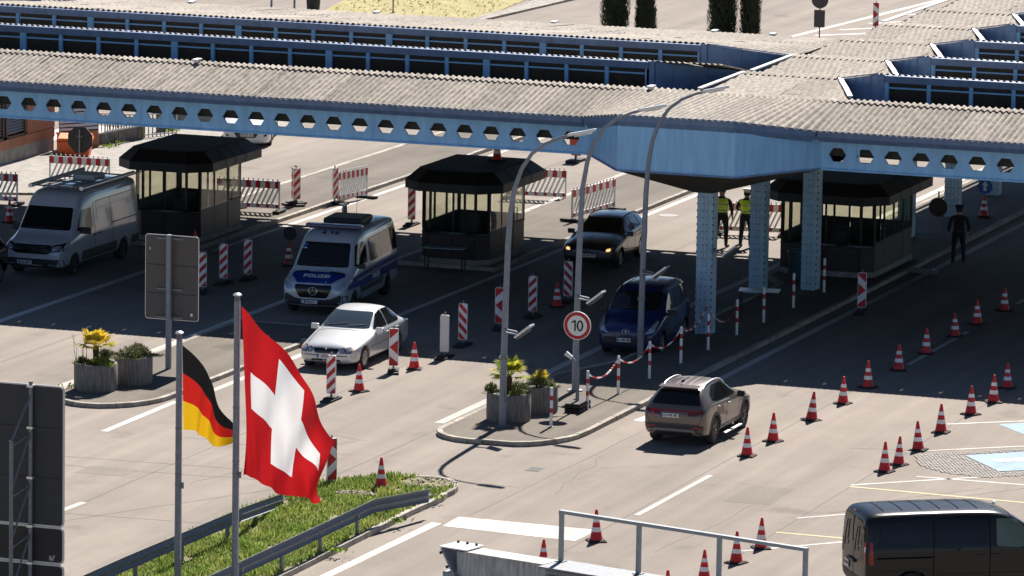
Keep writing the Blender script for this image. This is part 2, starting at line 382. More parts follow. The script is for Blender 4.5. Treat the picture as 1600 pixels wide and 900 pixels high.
# dirt verge strip, far road markings, lawn
random.seed(5)
for pts, wd in [([(-65.25, 213.5), (-63.3, 236)], .3), ([(-64.3, 216.4), (-59, 222)], .3), ([(-64, 219), (-59.5, 224.5)], .3), ([(-63.6, 222), (-59.5, 227.5)], .3), ([(-63.3, 226), (-59.5, 231)], .3)]:
    line("far_road_marking", pts, wd)
LAWN = mat("dry_grass_ground", (.30, .26, .115), .95, var=.25, scale=1.2)
lawn = strip_poly("lawn_ground", [(-85.0, 211), (-79.2, 211.0), (-79.2, 218.5), (-80.0, 226), (-81.5, 243), (-89.5, 243), (-87.4, 224), (-86.6, 219)], .02, LAWN)
gb = MB()
for i in range(1300):
    x = random.uniform(-91, -79.4); y = random.uniform(212, 232)
    if x < -85.2-(y-212)*.17: continue
    h_ = random.uniform(.04, .10); a_ = random.uniform(0, pi); dx, dy = .05*cos(a_), .05*sin(a_)
    gb.add([(x-dx, y-dy, .02), (x+dx, y+dy, .02), (x+random.uniform(-.06, .06), y+random.uniform(-.06, .06), .02+h_)], [(0, 1, 2)])
gb.build("lawn_grass", leafmat("dry_grass", (.33, .30, .13), .3, 2, .5), kind="stuff")
island("far_kerb_island", [(-78.9, 212), (-78.45, 214.0), (-77.7, 228), (-77.2, 245), (-78.6, 245), (-79.15, 226)], h=.1, stone=1.4, m=CONC)

# grass island in the foreground
GI = [(-43.42, 100), (-43.42, 114.8), (-43.35, 116.6)]+arc(-44.35, 117.3, .95, 1.5, -10, 100, 7)+[(-45.6, 118.35), (-46.7, 117.0), (-47.05, 112), (-47.05, 100)]
island("grass_island", GI, h=.13, m=mat("bare_soil", (.16, .15, .065), .95, var=.4, scale=3, bump=.6))
GR1 = leafmat("fresh_grass", (.13, .20, .038), .35, 1.5, .55)
GR2 = leafmat("yellow_green_grass", (.25, .28, .075), .35, 1.5, .55)
random.seed(11)
gb = MB()
def soil(x, y):     # bare patches
    return (sin(x*2.3+1)*cos(y*1.7)+.5*sin(x*5.1+y*3.3)) > .95 or (x-(-44.2))**2/.5+(y-118.0)**2/.55 < 1 or (x+45.3)**2/.3+(y-116.0)**2/.12 < 1 or (x+46.75)**2/.03+(y-111)**2/9 < 1
n = 0
while n < 24000:
    x = random.uniform(-47.0, -43.5); y = random.uniform(101.5, 118.6)
    if not in_poly(x, y, GI) or soil(x, y): continue
    n += 1; tuft = .5+.5*sin(x*3.7+y*1.3)*sin(y*2.9-x); h_ = random.uniform(.05, .13)+.10*max(0, tuft-.4)*random.random()*1.6
    a_ = random.uniform(0, 2*pi); wd = random.uniform(.010, .022); dx, dy = wd*cos(a_), wd*sin(a_); lx, ly = random.uniform(-.07, .07), random.uniform(-.07, .07)
    gb.cur = 1 if random.random() < .40+.35*sin(x*2.1+y*.8)*sin(y*1.4-x*1.1) else 0
    gb.add([(x-dx, y-dy, .115), (x+dx, y+dy, .115), (x+dx*.7+lx*.5, y+dy*.7+ly*.5, .115+h_*.6), (x-dx*.7+lx*.5, y-dy*.7+ly*.5, .115+h_*.6), (x+lx, y+ly, .115+h_)], [(0, 1, 2, 3), (3, 2, 4)])
gb.build("verge_grass", [GR1, GR2], kind="stuff")
st_ = MB()
for k in range(420):       # rubble and loose stones on the bare patches
    a_ = random.uniform(0, 6.28); rr = random.random()**.5
    x, y = random.choice([(-44.2+.62*rr*cos(a_), 118.0+.68*rr*sin(a_)), (-45.3+.5*rr*cos(a_), 116+.3*rr*sin(a_)), (-46.75+.15*cos(a_)*rr, 111+2.6*rr*sin(a_))])
    if in_poly(x, y, GI):
        s_ = random.uniform(.012, .045); st_.box((x, y, .118+s_*.3), (s_*1.6, s_*1.2, s_), M=Matrix.Rotation(random.uniform(0, 3), 3, (random.random(), random.random(), 1)))
st_.build("rubble", mat("rubble_stone", (.30, .27, .22), .9, var=.4, scale=8), kind="stuff")
# broad leaved weeds as clumps in the verge and along the old walls
wd_ = MB()
for (cx, cy, n_, s_) in [(-44.7, 115.5, 40, .3), (-45.9, 113.2, 40, .35), (-44.4, 112.3, 40, .3), (-43.25, 113.2, 26, .22), (-43.25, 109.6, 30, .22), (-45.4, 109, 40, .3), (-46.6, 107.5, 40, .3), (-43.3, 116.2, 16, .15),
                         (-76.2, 167.0, 30, .22), (-75.7, 170.0, 40, .25), (-75.9, 171.1, 30, .25), (-75.4, 174.8, 40, .3), (-75.3, 177.2, 40, .3), (-57.1, 126.0, 26, .22), (-54.2, 160.6, 12, .15)]:
    for k in range(n_):
        x = cx+random.gauss(0, s_*.6); y = cy+random.gauss(0, s_*.6); a_ = random.uniform(0, 2*pi); L = random.uniform(.06, .16); z0 = .12 if cy < 160 else .08
        tip = Vector((x+L*.7*cos(a_), y+L*.7*sin(a_), z0+L*.8)); sd = Vector((-sin(a_), cos(a_), 0))*L*.28; md = Vector((x, y, z0)).lerp(tip, .5)+Vector((0, 0, .03))
        wd_.add([(x, y, z0), md+sd, tip, md-sd], [(0, 1, 2, 3)])
wd_.build("weeds", leafmat("weed_leaf", (.17, .25, .04), .3, 3, .5), kind="stuff")
# ================================================================= CANOPY
canopy = thing("border_canopy", "long blue steel canopy with corrugated sawtooth roof and hexagon-holed edge beam over the lanes", "canopy", (-50, 141.2, 0))
CO = Vector((-50, 141.2, 0))
class CB(MB):     # coordinates given in the place, stored relative to the canopy's base
    def build(s, name, mats, parent=None, **k):
        if parent is None: parent = canopy
        s.v = [tuple(Vector(p)-CO) for p in s.v]
        return MB.build(s, name, mats, parent, **k)
PITCHW, AMP = .177, .026
def corr(x0, x1, prof, clampx=None, jit=.007, skew=0.):
    """one corrugated sheet: prof(x) -> [(y,z),...]; waves run along y"""
    b = CB(); ns = max(2, round((x1-x0)/PITCHW*8)); tro = []; rows = None; dz = random.uniform(-jit, jit); tl = random.uniform(-jit, jit)
    xs = [x0+(x1-x0)*i/ns for i in range(ns+1)]
    for x in xs:
        pr = prof(x); rows = len(pr)
        for j, (y, z) in enumerate(pr):
            xx = x
            if clampx: lo, hi = clampx(y); xx = min(max(x, lo), hi)
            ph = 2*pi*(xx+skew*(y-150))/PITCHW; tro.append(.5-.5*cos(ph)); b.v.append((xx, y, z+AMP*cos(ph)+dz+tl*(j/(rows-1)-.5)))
    for i in range(ns):
        for j in range(rows-1):
            b.f.append((i*rows+j, (i+1)*rows+j, (i+1)*rows+j+1, i*rows+j+1)); b.mi.append(0)
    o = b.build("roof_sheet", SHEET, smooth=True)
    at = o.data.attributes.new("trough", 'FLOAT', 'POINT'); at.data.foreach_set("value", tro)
    return o
BAY = [(-48.36, 140.5, 6.05), (-46.58, 138.1, 6.48), (-43.24, 138.1, 6.48), (-41.65, 140.5, 6.05)]
def eave(x):
    if x <= BAY[0][0] or x >= BAY[-1][0]: return (140.5, 6.05)
    for a, b in zip(BAY, BAY[1:]):
        if a[0] <= x <= b[0]:
            t = (x-a[0])/(b[0]-a[0]); return (a[1]+(b[1]-a[1])*t, a[2]+(b[2]-a[2])*t)
def rows_between(a, b, n): return [(a[0]+(b[0]-a[0])*i/n, a[1]+(b[1]-a[1])*i/n) for i in range(n+1)]
SW = PITCHW*6
XL, XR = -76.0, -20.0
def cols(a, b):
    n = max(1, round((b-a)/SW)); return [(a+(b-a)*i/n, a+(b-a)*(i+1)/n-.012) for i in range(n)]
R1 = (143.05, 6.57)
for a, b in cols(XL, XR):
    bayish = b > BAY[0][0]-.1 and a < BAY[-1][0]+.1
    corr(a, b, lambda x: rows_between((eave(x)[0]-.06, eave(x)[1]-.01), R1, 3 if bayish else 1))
def ridge_cap(a, b, y, z, w_=.2):
    s_ = CB(); ns = max(6, round((b-a)/PITCHW*8))
    for i in range(ns+1):
        x = a+(b-a)*i/ns; zz = AMP*cos(2*pi*x/PITCHW)
        s_.v += [(x, y-w_, z-.03+zz), (x, y, z+.03+zz), (x, y+w_, z-.04+zz)]
    for i in range(ns):
        for j in range(2): s_.f.append((i*3+j, i*3+3+j, i*3+4+j, i*3+1+j)); s_.mi.append(0)
    s_.build("ridge_cap", SHEET, smooth=True)
for a, b in cols(XL, XR): ridge_cap(a, b, 143.07, 6.60)
GY = [146.0+4.84*k for k in range(6)]         # the glazed north lights
RY = [147.65+4.84*k for k in range(9)]        # ridges of the middle strip
def mid_clamp(y):
    # straight on the left, saw-toothed on the right where the north lights cut in
    k = math.ceil((y-RY[0])/4.84-1e-6); t = max(0., min(1., (RY[0]+4.84*k-y)/3.5))
    return (-46.0, -43.1+1.35*t)
for a, b in cols(-46.0, -41.7):
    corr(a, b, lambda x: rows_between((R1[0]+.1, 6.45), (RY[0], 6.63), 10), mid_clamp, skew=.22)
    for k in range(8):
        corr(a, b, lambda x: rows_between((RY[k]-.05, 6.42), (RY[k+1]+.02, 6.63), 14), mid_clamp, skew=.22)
for k in range(9):
    for a, b in cols(-46.0, -43.15): ridge_cap(a, b, RY[k], 6.66, .26)
for a, b in cols(-72, -46.05): ridge_cap(a, b, 156.55, 6.55, .22)
# left wing roofs behind the front slope
for a, b in cols(-72, -46.05):
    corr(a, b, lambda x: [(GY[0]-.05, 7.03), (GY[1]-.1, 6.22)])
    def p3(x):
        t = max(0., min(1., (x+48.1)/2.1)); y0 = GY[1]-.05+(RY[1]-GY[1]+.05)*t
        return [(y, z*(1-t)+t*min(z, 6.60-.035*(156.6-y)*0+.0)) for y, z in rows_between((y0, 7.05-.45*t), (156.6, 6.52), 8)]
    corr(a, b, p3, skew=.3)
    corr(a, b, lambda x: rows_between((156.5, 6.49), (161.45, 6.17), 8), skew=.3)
# right wing roofs
for a, b in cols(-41.5, -28.0):
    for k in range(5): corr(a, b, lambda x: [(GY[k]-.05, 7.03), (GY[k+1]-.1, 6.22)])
# triangular ends of the saw-tooth roofs
for k in range(2):
    s_ = CB(); s_.add([(-48.15, GY[k], 7.03), (-46.0, RY[k], 6.60), (-46.0, GY[k]+4.6, 6.2), (-48.15, GY[k]+4.7, 6.22)], [(0, 1, 2, 3)]); s_.build("roof_end_sheet", SHEET)
for k in range(5):
    s_ = CB(); s_.add([(-41.45, GY[k], 7.03), (-43.05, RY[k], 6.60), (-43.05, GY[k]+4.6, 6.2), (-41.45, GY[k]+4.7, 6.22)], [(3, 2, 1, 0)]); s_.build("roof_end_sheet", SHEET)
def seamed_panel(A, T, zb, n, m):
    """splayed end wall of a north light, standing seams every ~0.5 m"""
    A = Vector(A); T = Vector(T); d = T-A; h = Vector((d.x, d.y, 0)); nr = Vector((h.y, -h.x, 0)).normalized()
    if nr.y > 0: nr = -nr
    for i in range(n):
        p = A+d*(i/n); q = A+d*((i+1)/n); g = h.normalized()*.008
        s_ = CB(); s_.prism([Vector((p.x, p.y, zb))+g, Vector((q.x, q.y, zb))-g, q-g, p+g], nr*(.03+.006*(i % 2)))
        s_.build("seamed_panel", m)
        s_ = CB(); s_.bar(Vector((q.x, q.y, zb))+nr*.035, q+nr*.035, .022); s_.build("panel_seam", BLUE_D)
    s_ = CB(); s_.bar(A+Vector((0, 0, .03))+nr*.05, T+Vector((0, 0, .03))+nr*.05, .06, .03); s_.build("verge_trim", BLUE_D)
for k in range(2): seamed_panel((-48.1, GY[k]+.02, 7.0), (-46.0, RY[k], 6.62), 6.0, 5, BLUE_P)
for k in range(5): seamed_panel((-41.5, GY[k]+.02, 7.0), (-43.05, RY[k], 6.62), 6.0, 5, BLUE_P)
def flash(pts, wd=.1):
    s_ = CB(); s_.tube(pts, .03, 6)
    for i in range(len(pts)-1): s_.bar(Vector(pts[i])+Vector((0, 0, .02)), Vector(pts[i+1])+Vector((0, 0, .02)), wd, .03)
    s_.build("edge_flashing", FLASH)
for k in range(2): flash([(-46.0, RY[k]+.1, 6.64), (-46.0, RY[k]-4.0, 6.60)], .12)
for k in range(6): flash([(-43.1, RY[k], 6.63), (-42.78, RY[k]-.9, 6.62), (-42.35, RY[k]-2.0, 6.60), (-41.8, RY[k]-3.45, 6.55)], .14)
for k in range(6):
    f = CB(); f.prism([(-43.1, RY[k], 5.95), (-41.8, RY[k]-3.45, 5.95), (-41.8, RY[k]-3.45, 6.5), (-43.1, RY[k], 6.56)], (-.04, -.02, 0)); f.build("edge_board", BLUE_D)
flash([(-46.05, 162.3, 6.68), (-46.03, 187, 6.68)], .16)
s_ = CB(); s_.prism([(-46.36, 162.6, 5.7), (-46.26, 187, 5.7), (-46.26, 187, 6.18), (-46.36, 162.6, 6.18)], (.05, 0, 0)); s_.build("side_fascia", BLUE_D)
s_ = CB(); s_.tube([(-46.55, 162.6, 6.1), (-46.45, 187, 6.1)], .08, 8); s_.build("gutter", GALVD)
for x, y, z in [(-60.9, 143.0, 6.67), (-47.2, 143.0, 6.67), (-67.4, 143.0, 6.67), (-56.5, 161.3, 6.24), (-62.5, 161.3, 6.24), (-68.9, 161.3, 6.24), (-51.2, 161.3, 6.24), (-49.3, 161.3, 6.24), (-45.2, 157.3, 6.62), (-44.2, 162.1, 6.63), (-43.6, 171.8, 6.63)]:
    s_ = CB(); s_.box((x, y, z), (.16, .38, .05)); s_.box((x, y, z-.05), (.1, .25, .06)); s_.build("ridge_vent", FLASH)
# glazing rows
WP = 1.215
def glazing(x_from, n, y, dirn):
    for i in range(n):
        x0 = x_from+dirn*WP*i; x1 = x0+dirn*WP; a, b = min(x0, x1), max(x0, x1)
        wide = .10 if i % 4 == 3 else .055
        f = CB(); f.box((x1, y-.02, 6.42), (wide*2, .10, .76)); f.box(((a+b)/2, y-.02, 6.655), (WP-.1, .055, .045)); f.box(((a+b)/2, y-.0, 6.06), (WP-.1, .06, .06))
        fo = f.build("window", BLUE_F)
        p = CB(); p.box(((a+b)/2, y+.03, 6.38), (WP-.12, .012, .50)); p.build("pane", ROOFWIN, fo)
        p = CB(); p.box(((a+b)/2, y+.03, 6.735), (WP-.12, .012, .115)); p.build("pane", ROOFWIN, fo)
    xe = x_from+dirn*WP*n; a, b = min(xe, x_from), max(xe, x_from)
    f = CB(); f.box((x_from, y-.02, 6.42), (.12, .12, .76)); f.build("window_jamb", BLUE_F)
    n2 = max(1, round((b-a)/4.9))
    for i in range(n2):
        q0 = a-.05+(b-a+.1)*i/n2; q1 = a-.05+(b-a+.1)*(i+1)/n2
        f = CB(); f.prism([(q0+.004, y-.10, 6.80), (q0+.004, y-.14, 7.0), (q0+.004, y+.02, 7.03), (q0+.004, y+.02, 6.80)], (q1-q0-.008, 0, 0)); f.build("roof_light_fascia", BLUE_D)
for k in range(2): glazing(-48.3, 19, GY[k], -1)
for k in range(5): glazing(-41.25, 11, GY[k], 1)
for k in range(2):
    f = CB(); f.box((-48.2, GY[k]-.03, 6.52), (.22, .1, 1.0)); f.build("corner_trim", BLUE_P)
for k in range(5):
    f = CB(); f.box((-41.42, GY[k]-.03, 6.52), (.2, .1, 1.0)); f.build("corner_trim", BLUE_P)
# lower deck between the north lights
for xa, xb in ((XL, -46.0), (-42.4, XR)):
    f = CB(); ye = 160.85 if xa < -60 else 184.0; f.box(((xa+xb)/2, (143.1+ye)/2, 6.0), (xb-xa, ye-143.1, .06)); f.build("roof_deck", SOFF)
# eave fascia, in lengths
def fascia(P, Q, zt0, zt1, hh=.33, inset=.25):
    P = Vector((*P, 0)); Q = Vector((*Q, 0)); d = (Q-P).normalized(); nr = Vector((-d.y, d.x, 0))   # towards the roof
    s_ = CB(); g = d*.004; th = nr*.06
    a, b = P+g, Q-g
    s_.prism([a+Vector((0, 0, zt0)), b+Vector((0, 0, zt1)), b+nr*.05+Vector((0, 0, zt1-hh*.55)), a+nr*.05+Vector((0, 0, zt0-hh*.55))], th)
    s_.prism([a+nr*.05+Vector((0, 0, zt0-hh*.55)), b+nr*.05+Vector((0, 0, zt1-hh*.55)), b+nr*inset+Vector((0, 0, zt1-hh)), a+nr*inset+Vector((0, 0, zt0-hh))], th)
    s_.build("eave_fascia", BLUE_D)
for i in range(5):
    x0 = XL+(BAY[0][0]-XL)*i/5; x1 = XL+(BAY[0][0]-XL)*(i+1)/5; fascia((x0, 140.5), (x1, 140.5), 6.05, 6.05)
for i in range(3):
    x0 = BAY[3][0]+(XR-BAY[3][0])*i/3; x1 = BAY[3][0]+(XR-BAY[3][0])*(i+1)/3; fascia((x0, 140.5), (x1, 140.5), 6.05, 6.05)
for a, b in zip(BAY, BAY[1:]): fascia(a[:2], b[:2], a[2], b[2], .34, .2)
# hexagon-holed beams
HP = .783
def hexbeam(x0, x1, y, zb, zt, xh, name, m, zc=5.33, th=.07):
    s_ = CB(); k0 = math.ceil((x0+.4-xh)/HP); k1 = math.floor((x1-.4-xh)/HP); xs = [xh+HP*k for k in range(k0, k1+1)]
    rw, rh = .250, .188
    edges = [x0]+[(a+b)/2 for a, b in zip(xs, xs[1:])]+[x1]
    for i, cx in enumerate(xs):
        a, b = edges[i], edges[i+1]
        H = [(cx-rw, zc), (cx-rw*.5, zc+rh), (cx+rw*.5, zc+rh), (cx+rw, zc), (cx+rw*.5, zc-rh), (cx-rw*.5, zc-rh)]
        O = [(a, zc), (a, zt), (b, zt), (b, zc), (b, zb), (a, zb)]
        for yy in (y, y+th): s_.add([(px, yy, pz) for px, pz in H+O], [(j, (j+1) % 6, 6+(j+1) % 6, 6+j) for j in range(6)])
        s_.add([(px, yy, pz) for yy in (y, y+th) for px, pz in H], [(j, (j+1) % 6, 6+(j+1) % 6, 6+j) for j in range(6)])
    s_.box(((x0+x1)/2, y+th/2, zb-.02), (x1-x0, th+.12, .04)); s_.box(((x0+x1)/2, y+th/2, zt+.02), (x1-x0, th+.06, .04))
    return s_.build(name, m)
hexbeam(XL, -48.36, 141.15, 4.94, 5.72, -65.34, "hex_hole_beam", BLUE_L)
hexbeam(-41.7, XR, 141.15, 4.94, 5.72, -40.45, "hex_hole_beam", BLUE_L)
hexbeam(XL, -46.3, 160.7, 4.94, 5.72, -65.1, "hex_hole_beam", BLUE_L)
hexbeam(-46.2, XR, 183.0, 4.94, 5.72, -40.3, "hex_hole_beam", BLUE_L)
for xa, xb in ((XL, -48.5), (-41.5, XR)):     # purlin behind the holes
    n_ = round((xb-xa)/6)
    for i in range(n_):
        s_ = CB(); s_.box((xa+(xb-xa)*(i+.5)/n_, 141.68, 5.51), ((xb-xa)/n_-.02, .5, .50)); s_.build("edge_purlin", SOFF)
for xa, xb in ((XL, -48.5), (-41.5, XR)):     # splice plates with their bolts where the beam lengths meet
    k = math.ceil((xa+65.34)/HP)
    while -65.34+HP*(k+.5) < xb-.3:
        x = -65.34+HP*(k+.5)
        if k % 9 == 4:
            s_ = CB(); s_.box((x, 141.145, 5.33), (.012, .012, .74)); s_.box((x-.05, 141.148, 5.33), (.05, .006, .70)); s_.box((x+.05, 141.148, 5.33), (.05, .006, .70)); o_ = s_.build("splice_plate", BLUE_L)
        k += 1
# cantilevered bay over the island: three plain facets and the funnel below
BB = [(-48.36, 141.15, 4.94), (-46.58, 138.32, 4.94), (-43.24, 138.32, 4.94), (-41.7, 141.15, 4.94)]
BT = [(-48.36, 141.15, 5.72), (-46.58, 138.30, 6.14), (-43.24, 138.30, 6.14), (-41.7, 141.15, 5.72)]
for i in range(3):
    a, b, c, d = [Vector(p) for p in (BB[i], BB[i+1], BT[i+1], BT[i])]; e = (b-a).normalized(); nr = Vector((-e.y, e.x, 0))
    s_ = CB(); s_.prism([a+e*.004, b-e*.004, c-e*.004, d+e*.004], nr*.12); s_.build("bay_facet", BLUE_L)
    s_ = CB(); s_.bar(a+Vector((0, 0, -.015))-nr*.02, b+Vector((0, 0, -.015))-nr*.02, .05, .04); s_.build("bay_edge_trim", BLUE_D)
cap = [(-45.27, 141.1, 4.06), (-45.27, 141.08, 4.06), (-44.73, 141.08, 4.06), (-44.73, 141.1, 4.06)]
s_ = CB(); lo = [Vector(p)+Vector((0, .03, -.04)) for p in BB]
s_.add(lo+[Vector(p) for p in cap]+[Vector((-48.36, 144.3, 4.9)), Vector((-41.7, 144.3, 4.9)), Vector((-45.27, 141.56, 4.06)), Vector((-44.73, 141.56, 4.06))],
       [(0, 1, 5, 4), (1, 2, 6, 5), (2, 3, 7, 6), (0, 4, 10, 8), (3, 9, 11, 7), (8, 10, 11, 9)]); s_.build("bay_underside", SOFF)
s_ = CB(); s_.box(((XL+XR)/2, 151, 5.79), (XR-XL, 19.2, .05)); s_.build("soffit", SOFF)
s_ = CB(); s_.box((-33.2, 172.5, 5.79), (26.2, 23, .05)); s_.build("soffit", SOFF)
s_ = CB(); s_.box((-45.2, 151.5, 5.33), (.5, 18, .8)); s_.build("spine_beam", BLUE_L)
s_ = CB(); s_.box((-45.0, 174, 5.33), (.5, 26, .8)); s_.build("spine_beam", BLUE_L)
for yy in (146.0, 150.84, 155.7):
    s_ = CB(); s_.box(((XL-46)/2, yy, 5.55), (XL*-1-46, .15, .4)); s_.build("cross_beam", SOFF)
    s_ = CB(); s_.box(((XR-43)/2, yy, 5.55), (XR+43, .15, .4)); s_.build("cross_beam", SOFF)
s_ = CB(); s_.box(((XL-46.3)/2, 161.0, 5.93), (-46.3-XL, .08, .40)); s_.build("rear_fascia", BLUE_D)
# riveted columns
def column(x, y, zt, riv=True, wd=.44):
    s_ = CB(); a, b = .20, wd/2
    s_.box((x, y, zt/2), (wd, .03, zt)); s_.box((x, y+.42, zt/2), (wd, .03, zt)); s_.box((x-.085, y+.21, zt/2), (.02, .39, zt)); s_.box((x+.085, y+.21, zt/2), (.02, .39, zt))
    for sx in (-1, 1):
        s_.box((x+sx*(b-.03), y-.025, zt/2), (.07, .02, zt)); s_.box((x+sx*.055, y-.025, zt/2), (.05, .02, zt))
        s_.box((x+sx*(b-.012), y+.21, zt/2), (.02, .39, zt))
    o = s_.build("column", BLUE_C)
    s_ = CB(); s_.box((x, y+.21, .02), (.7, .7, .04)); s_.build("base_plate", BLUE_C, o)
    if riv:
        s_ = CB(); z = .12
        while z < zt-.05:
            for sx in (-1, 1):
                s_.box((x+sx*(b+.004), y-.02, z), (.028, .05, .05)); s_.box((x+sx*.055, y-.04, z), (.028, .02, .028))
            z += .19
        s_.build("rivets", mat("dark_rivet", (.05, .075, .10), .6), o, kind="stuff")
for x, y, zt in [(-45.0, 141.3, 4.06), (-46.05, 149.6, 4.92), (-44.62, 150.1, 4.92), (-44.95, 161.5, 4.92), (-44.8, 166.4, 4.92), (-44.95, 172.0, 4.92), (-76.2, 160.8, 4.92)]: column(x, y, zt)

# ================================================================= KIOSKS
def kiosk(loc, W, D, label, rear_door=True, zt=2.8):
    t = thing("kiosk", label, "control booth", loc, 0, "control booths on the traffic islands")
    hw = W/2; c = .34
    out = [(-hw, c), (-hw+c, 0), (hw-c, 0), (hw, c), (hw, D), (-hw, D)]      # y grows away from the camera
    def off(P, d):
        n = len(P); R = []
        for i in range(n):
            p0, p1, p2 = Vector(P[i-1]), Vector(P[i]), Vector(P[(i+1) % n]); e1 = (p1-p0).normalized(); e2 = (p2-p1).normalized()
            n1 = Vector((e1.y, -e1.x)); n2 = Vector((e2.y, -e2.x)); b = (n1+n2); b = b/b.dot(n1); R.append(tuple(p1+b*d))
        return R
    s_ = MB(); s_.prism([(x, y, 0) for x, y in off(out, .03)], (0, 0, .16)); s_.build("plinth", CONC, t)
    s_ = MB(); s_.prism([(x, y, .165) for x, y in off(out, -.06)], (0, 0, .02)); s_.build("floor", KPAN, t)
    n = len(out)
    for i in range(n):
        a = Vector((*out[i], 0)); b = Vector((*out[(i+1) % n], 0)); d = b-a; L = d.length; e = d/L; nr = Vector((e.y, -e.x, 0))
        k = max(1, round(L/1.15)) if i != 1 else 2
        for j in range(k):
            p = a+d*(j/k); q = a+d*((j+1)/k); g = e*.012
            door = rear_door and i == 3 and j == k-1
            lo = (1.12 if i >= 4 else .86 if i < 3 else .95) if not door else .25
            s_ = MB(); s_.prism([p+g+Vector((0, 0, .16)), q-g+Vector((0, 0, .16)), q-g+Vector((0, 0, lo)), p+g+Vector((0, 0, lo))], -nr*.05)
            if door:
                s_.prism([p+e*.05+Vector((0, 0, .25)), p+e*.12+Vector((0, 0, .25)), p+e*.12+Vector((0, 0, 2.1)), p+e*.05+Vector((0, 0, 2.1))], -nr*.05)
                s_.prism([q-e*.12+Vector((0, 0, .25)), q-e*.05+Vector((0, 0, .25)), q-e*.05+Vector((0, 0, 2.1)), q-e*.12+Vector((0, 0, 2.1))], -nr*.05)
                s_.prism([p+e*.12+Vector((0, 0, .25)), q-e*.12+Vector((0, 0, .25)), q-e*.12+Vector((0, 0, 1.0)), p+e*.12+Vector((0, 0, 1.0))], -nr*.04)
            o = s_.build("door" if door else "wall_panel", KPAN, t)
            if door:
                h_ = MB(); h_.tube([p+e*.16+nr*.0+Vector((0, 0, 1.05)), p+e*.16+nr*.07+Vector((0, 0, 1.05)), p+e*.16+nr*.07+Vector((0, 0, 1.45)), p+e*.16+Vector((0, 0, 1.45))], .014, 6); h_.build("handle", BLK, o)
            s_ = MB(); s_.prism([p+e*.05+Vector((0, 0, lo if not door else 1.0))+Vector((0, 0, .03)), q-e*.05+Vector((0, 0, lo if not door else 1.0))+Vector((0, 0, .03)), q-e*.05+Vector((0, 0, 2.16)), p+e*.05+Vector((0, 0, 2.16))], -nr*.012); s_.build("pane", GLASSC, t)
            s_ = MB(); s_.prism([p-e*.0+nr*.004+Vector((0, 0, 1.0)), p+e*.055+nr*.004+Vector((0, 0, 1.0)), p+e*.055+nr*.004+Vector((0, 0, 2.22)), p-e*.0+nr*.004+Vector((0, 0, 2.22))], -nr*(.055 if j else .10)); s_.build("post", KDARK, t)
        s_ = MB(); s_.v = []
        zs = 1.11 if i >= 4 else .85 if i < 3 else .94; s_.prism([a+nr*.006+Vector((0, 0, zs)), b+nr*.006+Vector((0, 0, zs)), b+nr*.006+Vector((0, 0, zs+.045)), a+nr*.006+Vector((0, 0, zs+.045))], -nr*.07); s_.build("sill", KDARK, t)
    o1 = off(out, .48); o2 = off(out, .46); o3 = off(out, .12)
    s_ = MB(); m = len(o1)
    s_.v = [(x, y, 2.2) for x, y in o1]+[(x, y, 2.46) for x, y in o1]+[(x, y, zt-.02) for x, y in o3]+[(x, y, 2.2) for x, y in off(out, .0)]
    for i in range(m):
        j = (i+1) % m; s_.f += [(i, j, m+j, m+i), (m+i, m+j, 2*m+j, 2*m+i), (i, 3*m+i, 3*m+j, j)]; s_.mi += [0]*3
    s_.f += [tuple(range(3*m, 4*m))]; s_.mi += [0]
    s_.build("roof_fascia", KDARK, t)
    s_ = MB(); s_.prism([(x, y, zt-.015) for x, y in off(out, .10)], (0, 0, .03)); s_.build("roof", mat("roof_bitumen", (.016, .016, .018), .85, var=.3, scale=3), t)
    # roof fascia joints, a counter, a partition and a chair inside
    for k in range(1, 4):
        s_ = MB(); y = c+(D-c)*k/4
        s_.bar((hw+.504, y, 2.21), (hw+.504, y, 2.45), .012); s_.bar((hw+.504, y, 2.46), (hw+.125, y, zt), .012); s_.build("fascia_joint", BLK, t)
    s_ = MB(); s_.box((0, .62, .80), (W-.3, .6, .05)); s_.box((0, .40, .48), (W-.3, .04, .6)); s_.build("counter", KPAN, t)
    s_ = MB(); s_.box((-hw*.35, D*.62, 1.1), (.06, .06, 1.9)); s_.build("partition", KDARK, t)
    s_ = MB(); s_.box((.2, .72, 1.06), (.42, .04, .3)); s_.box((.2, .76, .87), (.06, .06, .1)); s_.build("monitor", BLK, t)
    s_ = MB(); s_.box((.1, 1.45, .66), (.45, .45, .08)); s_.box((.1, 1.66, 1.02), (.42, .06, .5)); s_.cyl((.1, 1.45, .18), (.1, 1.45, .62), .04); s_.build("chair", BLK, t, bev=.02)
    return t
kiosk((-65.2, 150.6, .11), 2.15, 3.5, "dark flat-roofed control booth standing behind the white panel van")
kiosk((-55.7, 150.15, .11), 2.15, 3.4, "dark flat-roofed control booth behind the police van, traffic cone on its roof")
kiosk((-45.0, 152.9, .11), 2.9, 4.4, "dark control booth in deep shade behind the riveted columns", True, 2.8)
# ================================================================= CONES
def make_cone(loc, label, group):
    t = thing("traffic_cone", label, "traffic cone", loc, 0, group)
    b = MB(); b.box((0, 0, .02), (.40, .40, .035)); b.box((0, 0, .045), (.33, .33, .02)); b.build("base", RUB, t, bev=.012)
    b = MB(); b.lathe([(.150, .055), (.140, .075), (.030, .70), (.022, .725), (.0, .728)], n=18); b.build("body", ORG, t, smooth=True)
    def rr(z): return .140+(.030-.140)*(z-.075)/(.70-.075)
    for a, c in ((.235, .335), (.445, .535)):
        b = MB(); b.lathe([(rr(a)+.003, a), (rr(c)+.003, c)], n=18, caps=False); b.build("white_band", WHT, t, smooth=True)
    return t
row1 = [(-38.6, 124.98), (-38.6, 127.13), (-38.58, 130.35), (-38.53, 133.0), (-38.61, 135.58), (-38.61, 138.51), (-38.66, 141.41), (-38.7, 144.55), (-38.68, 146.86), (-38.6, 149.52)]
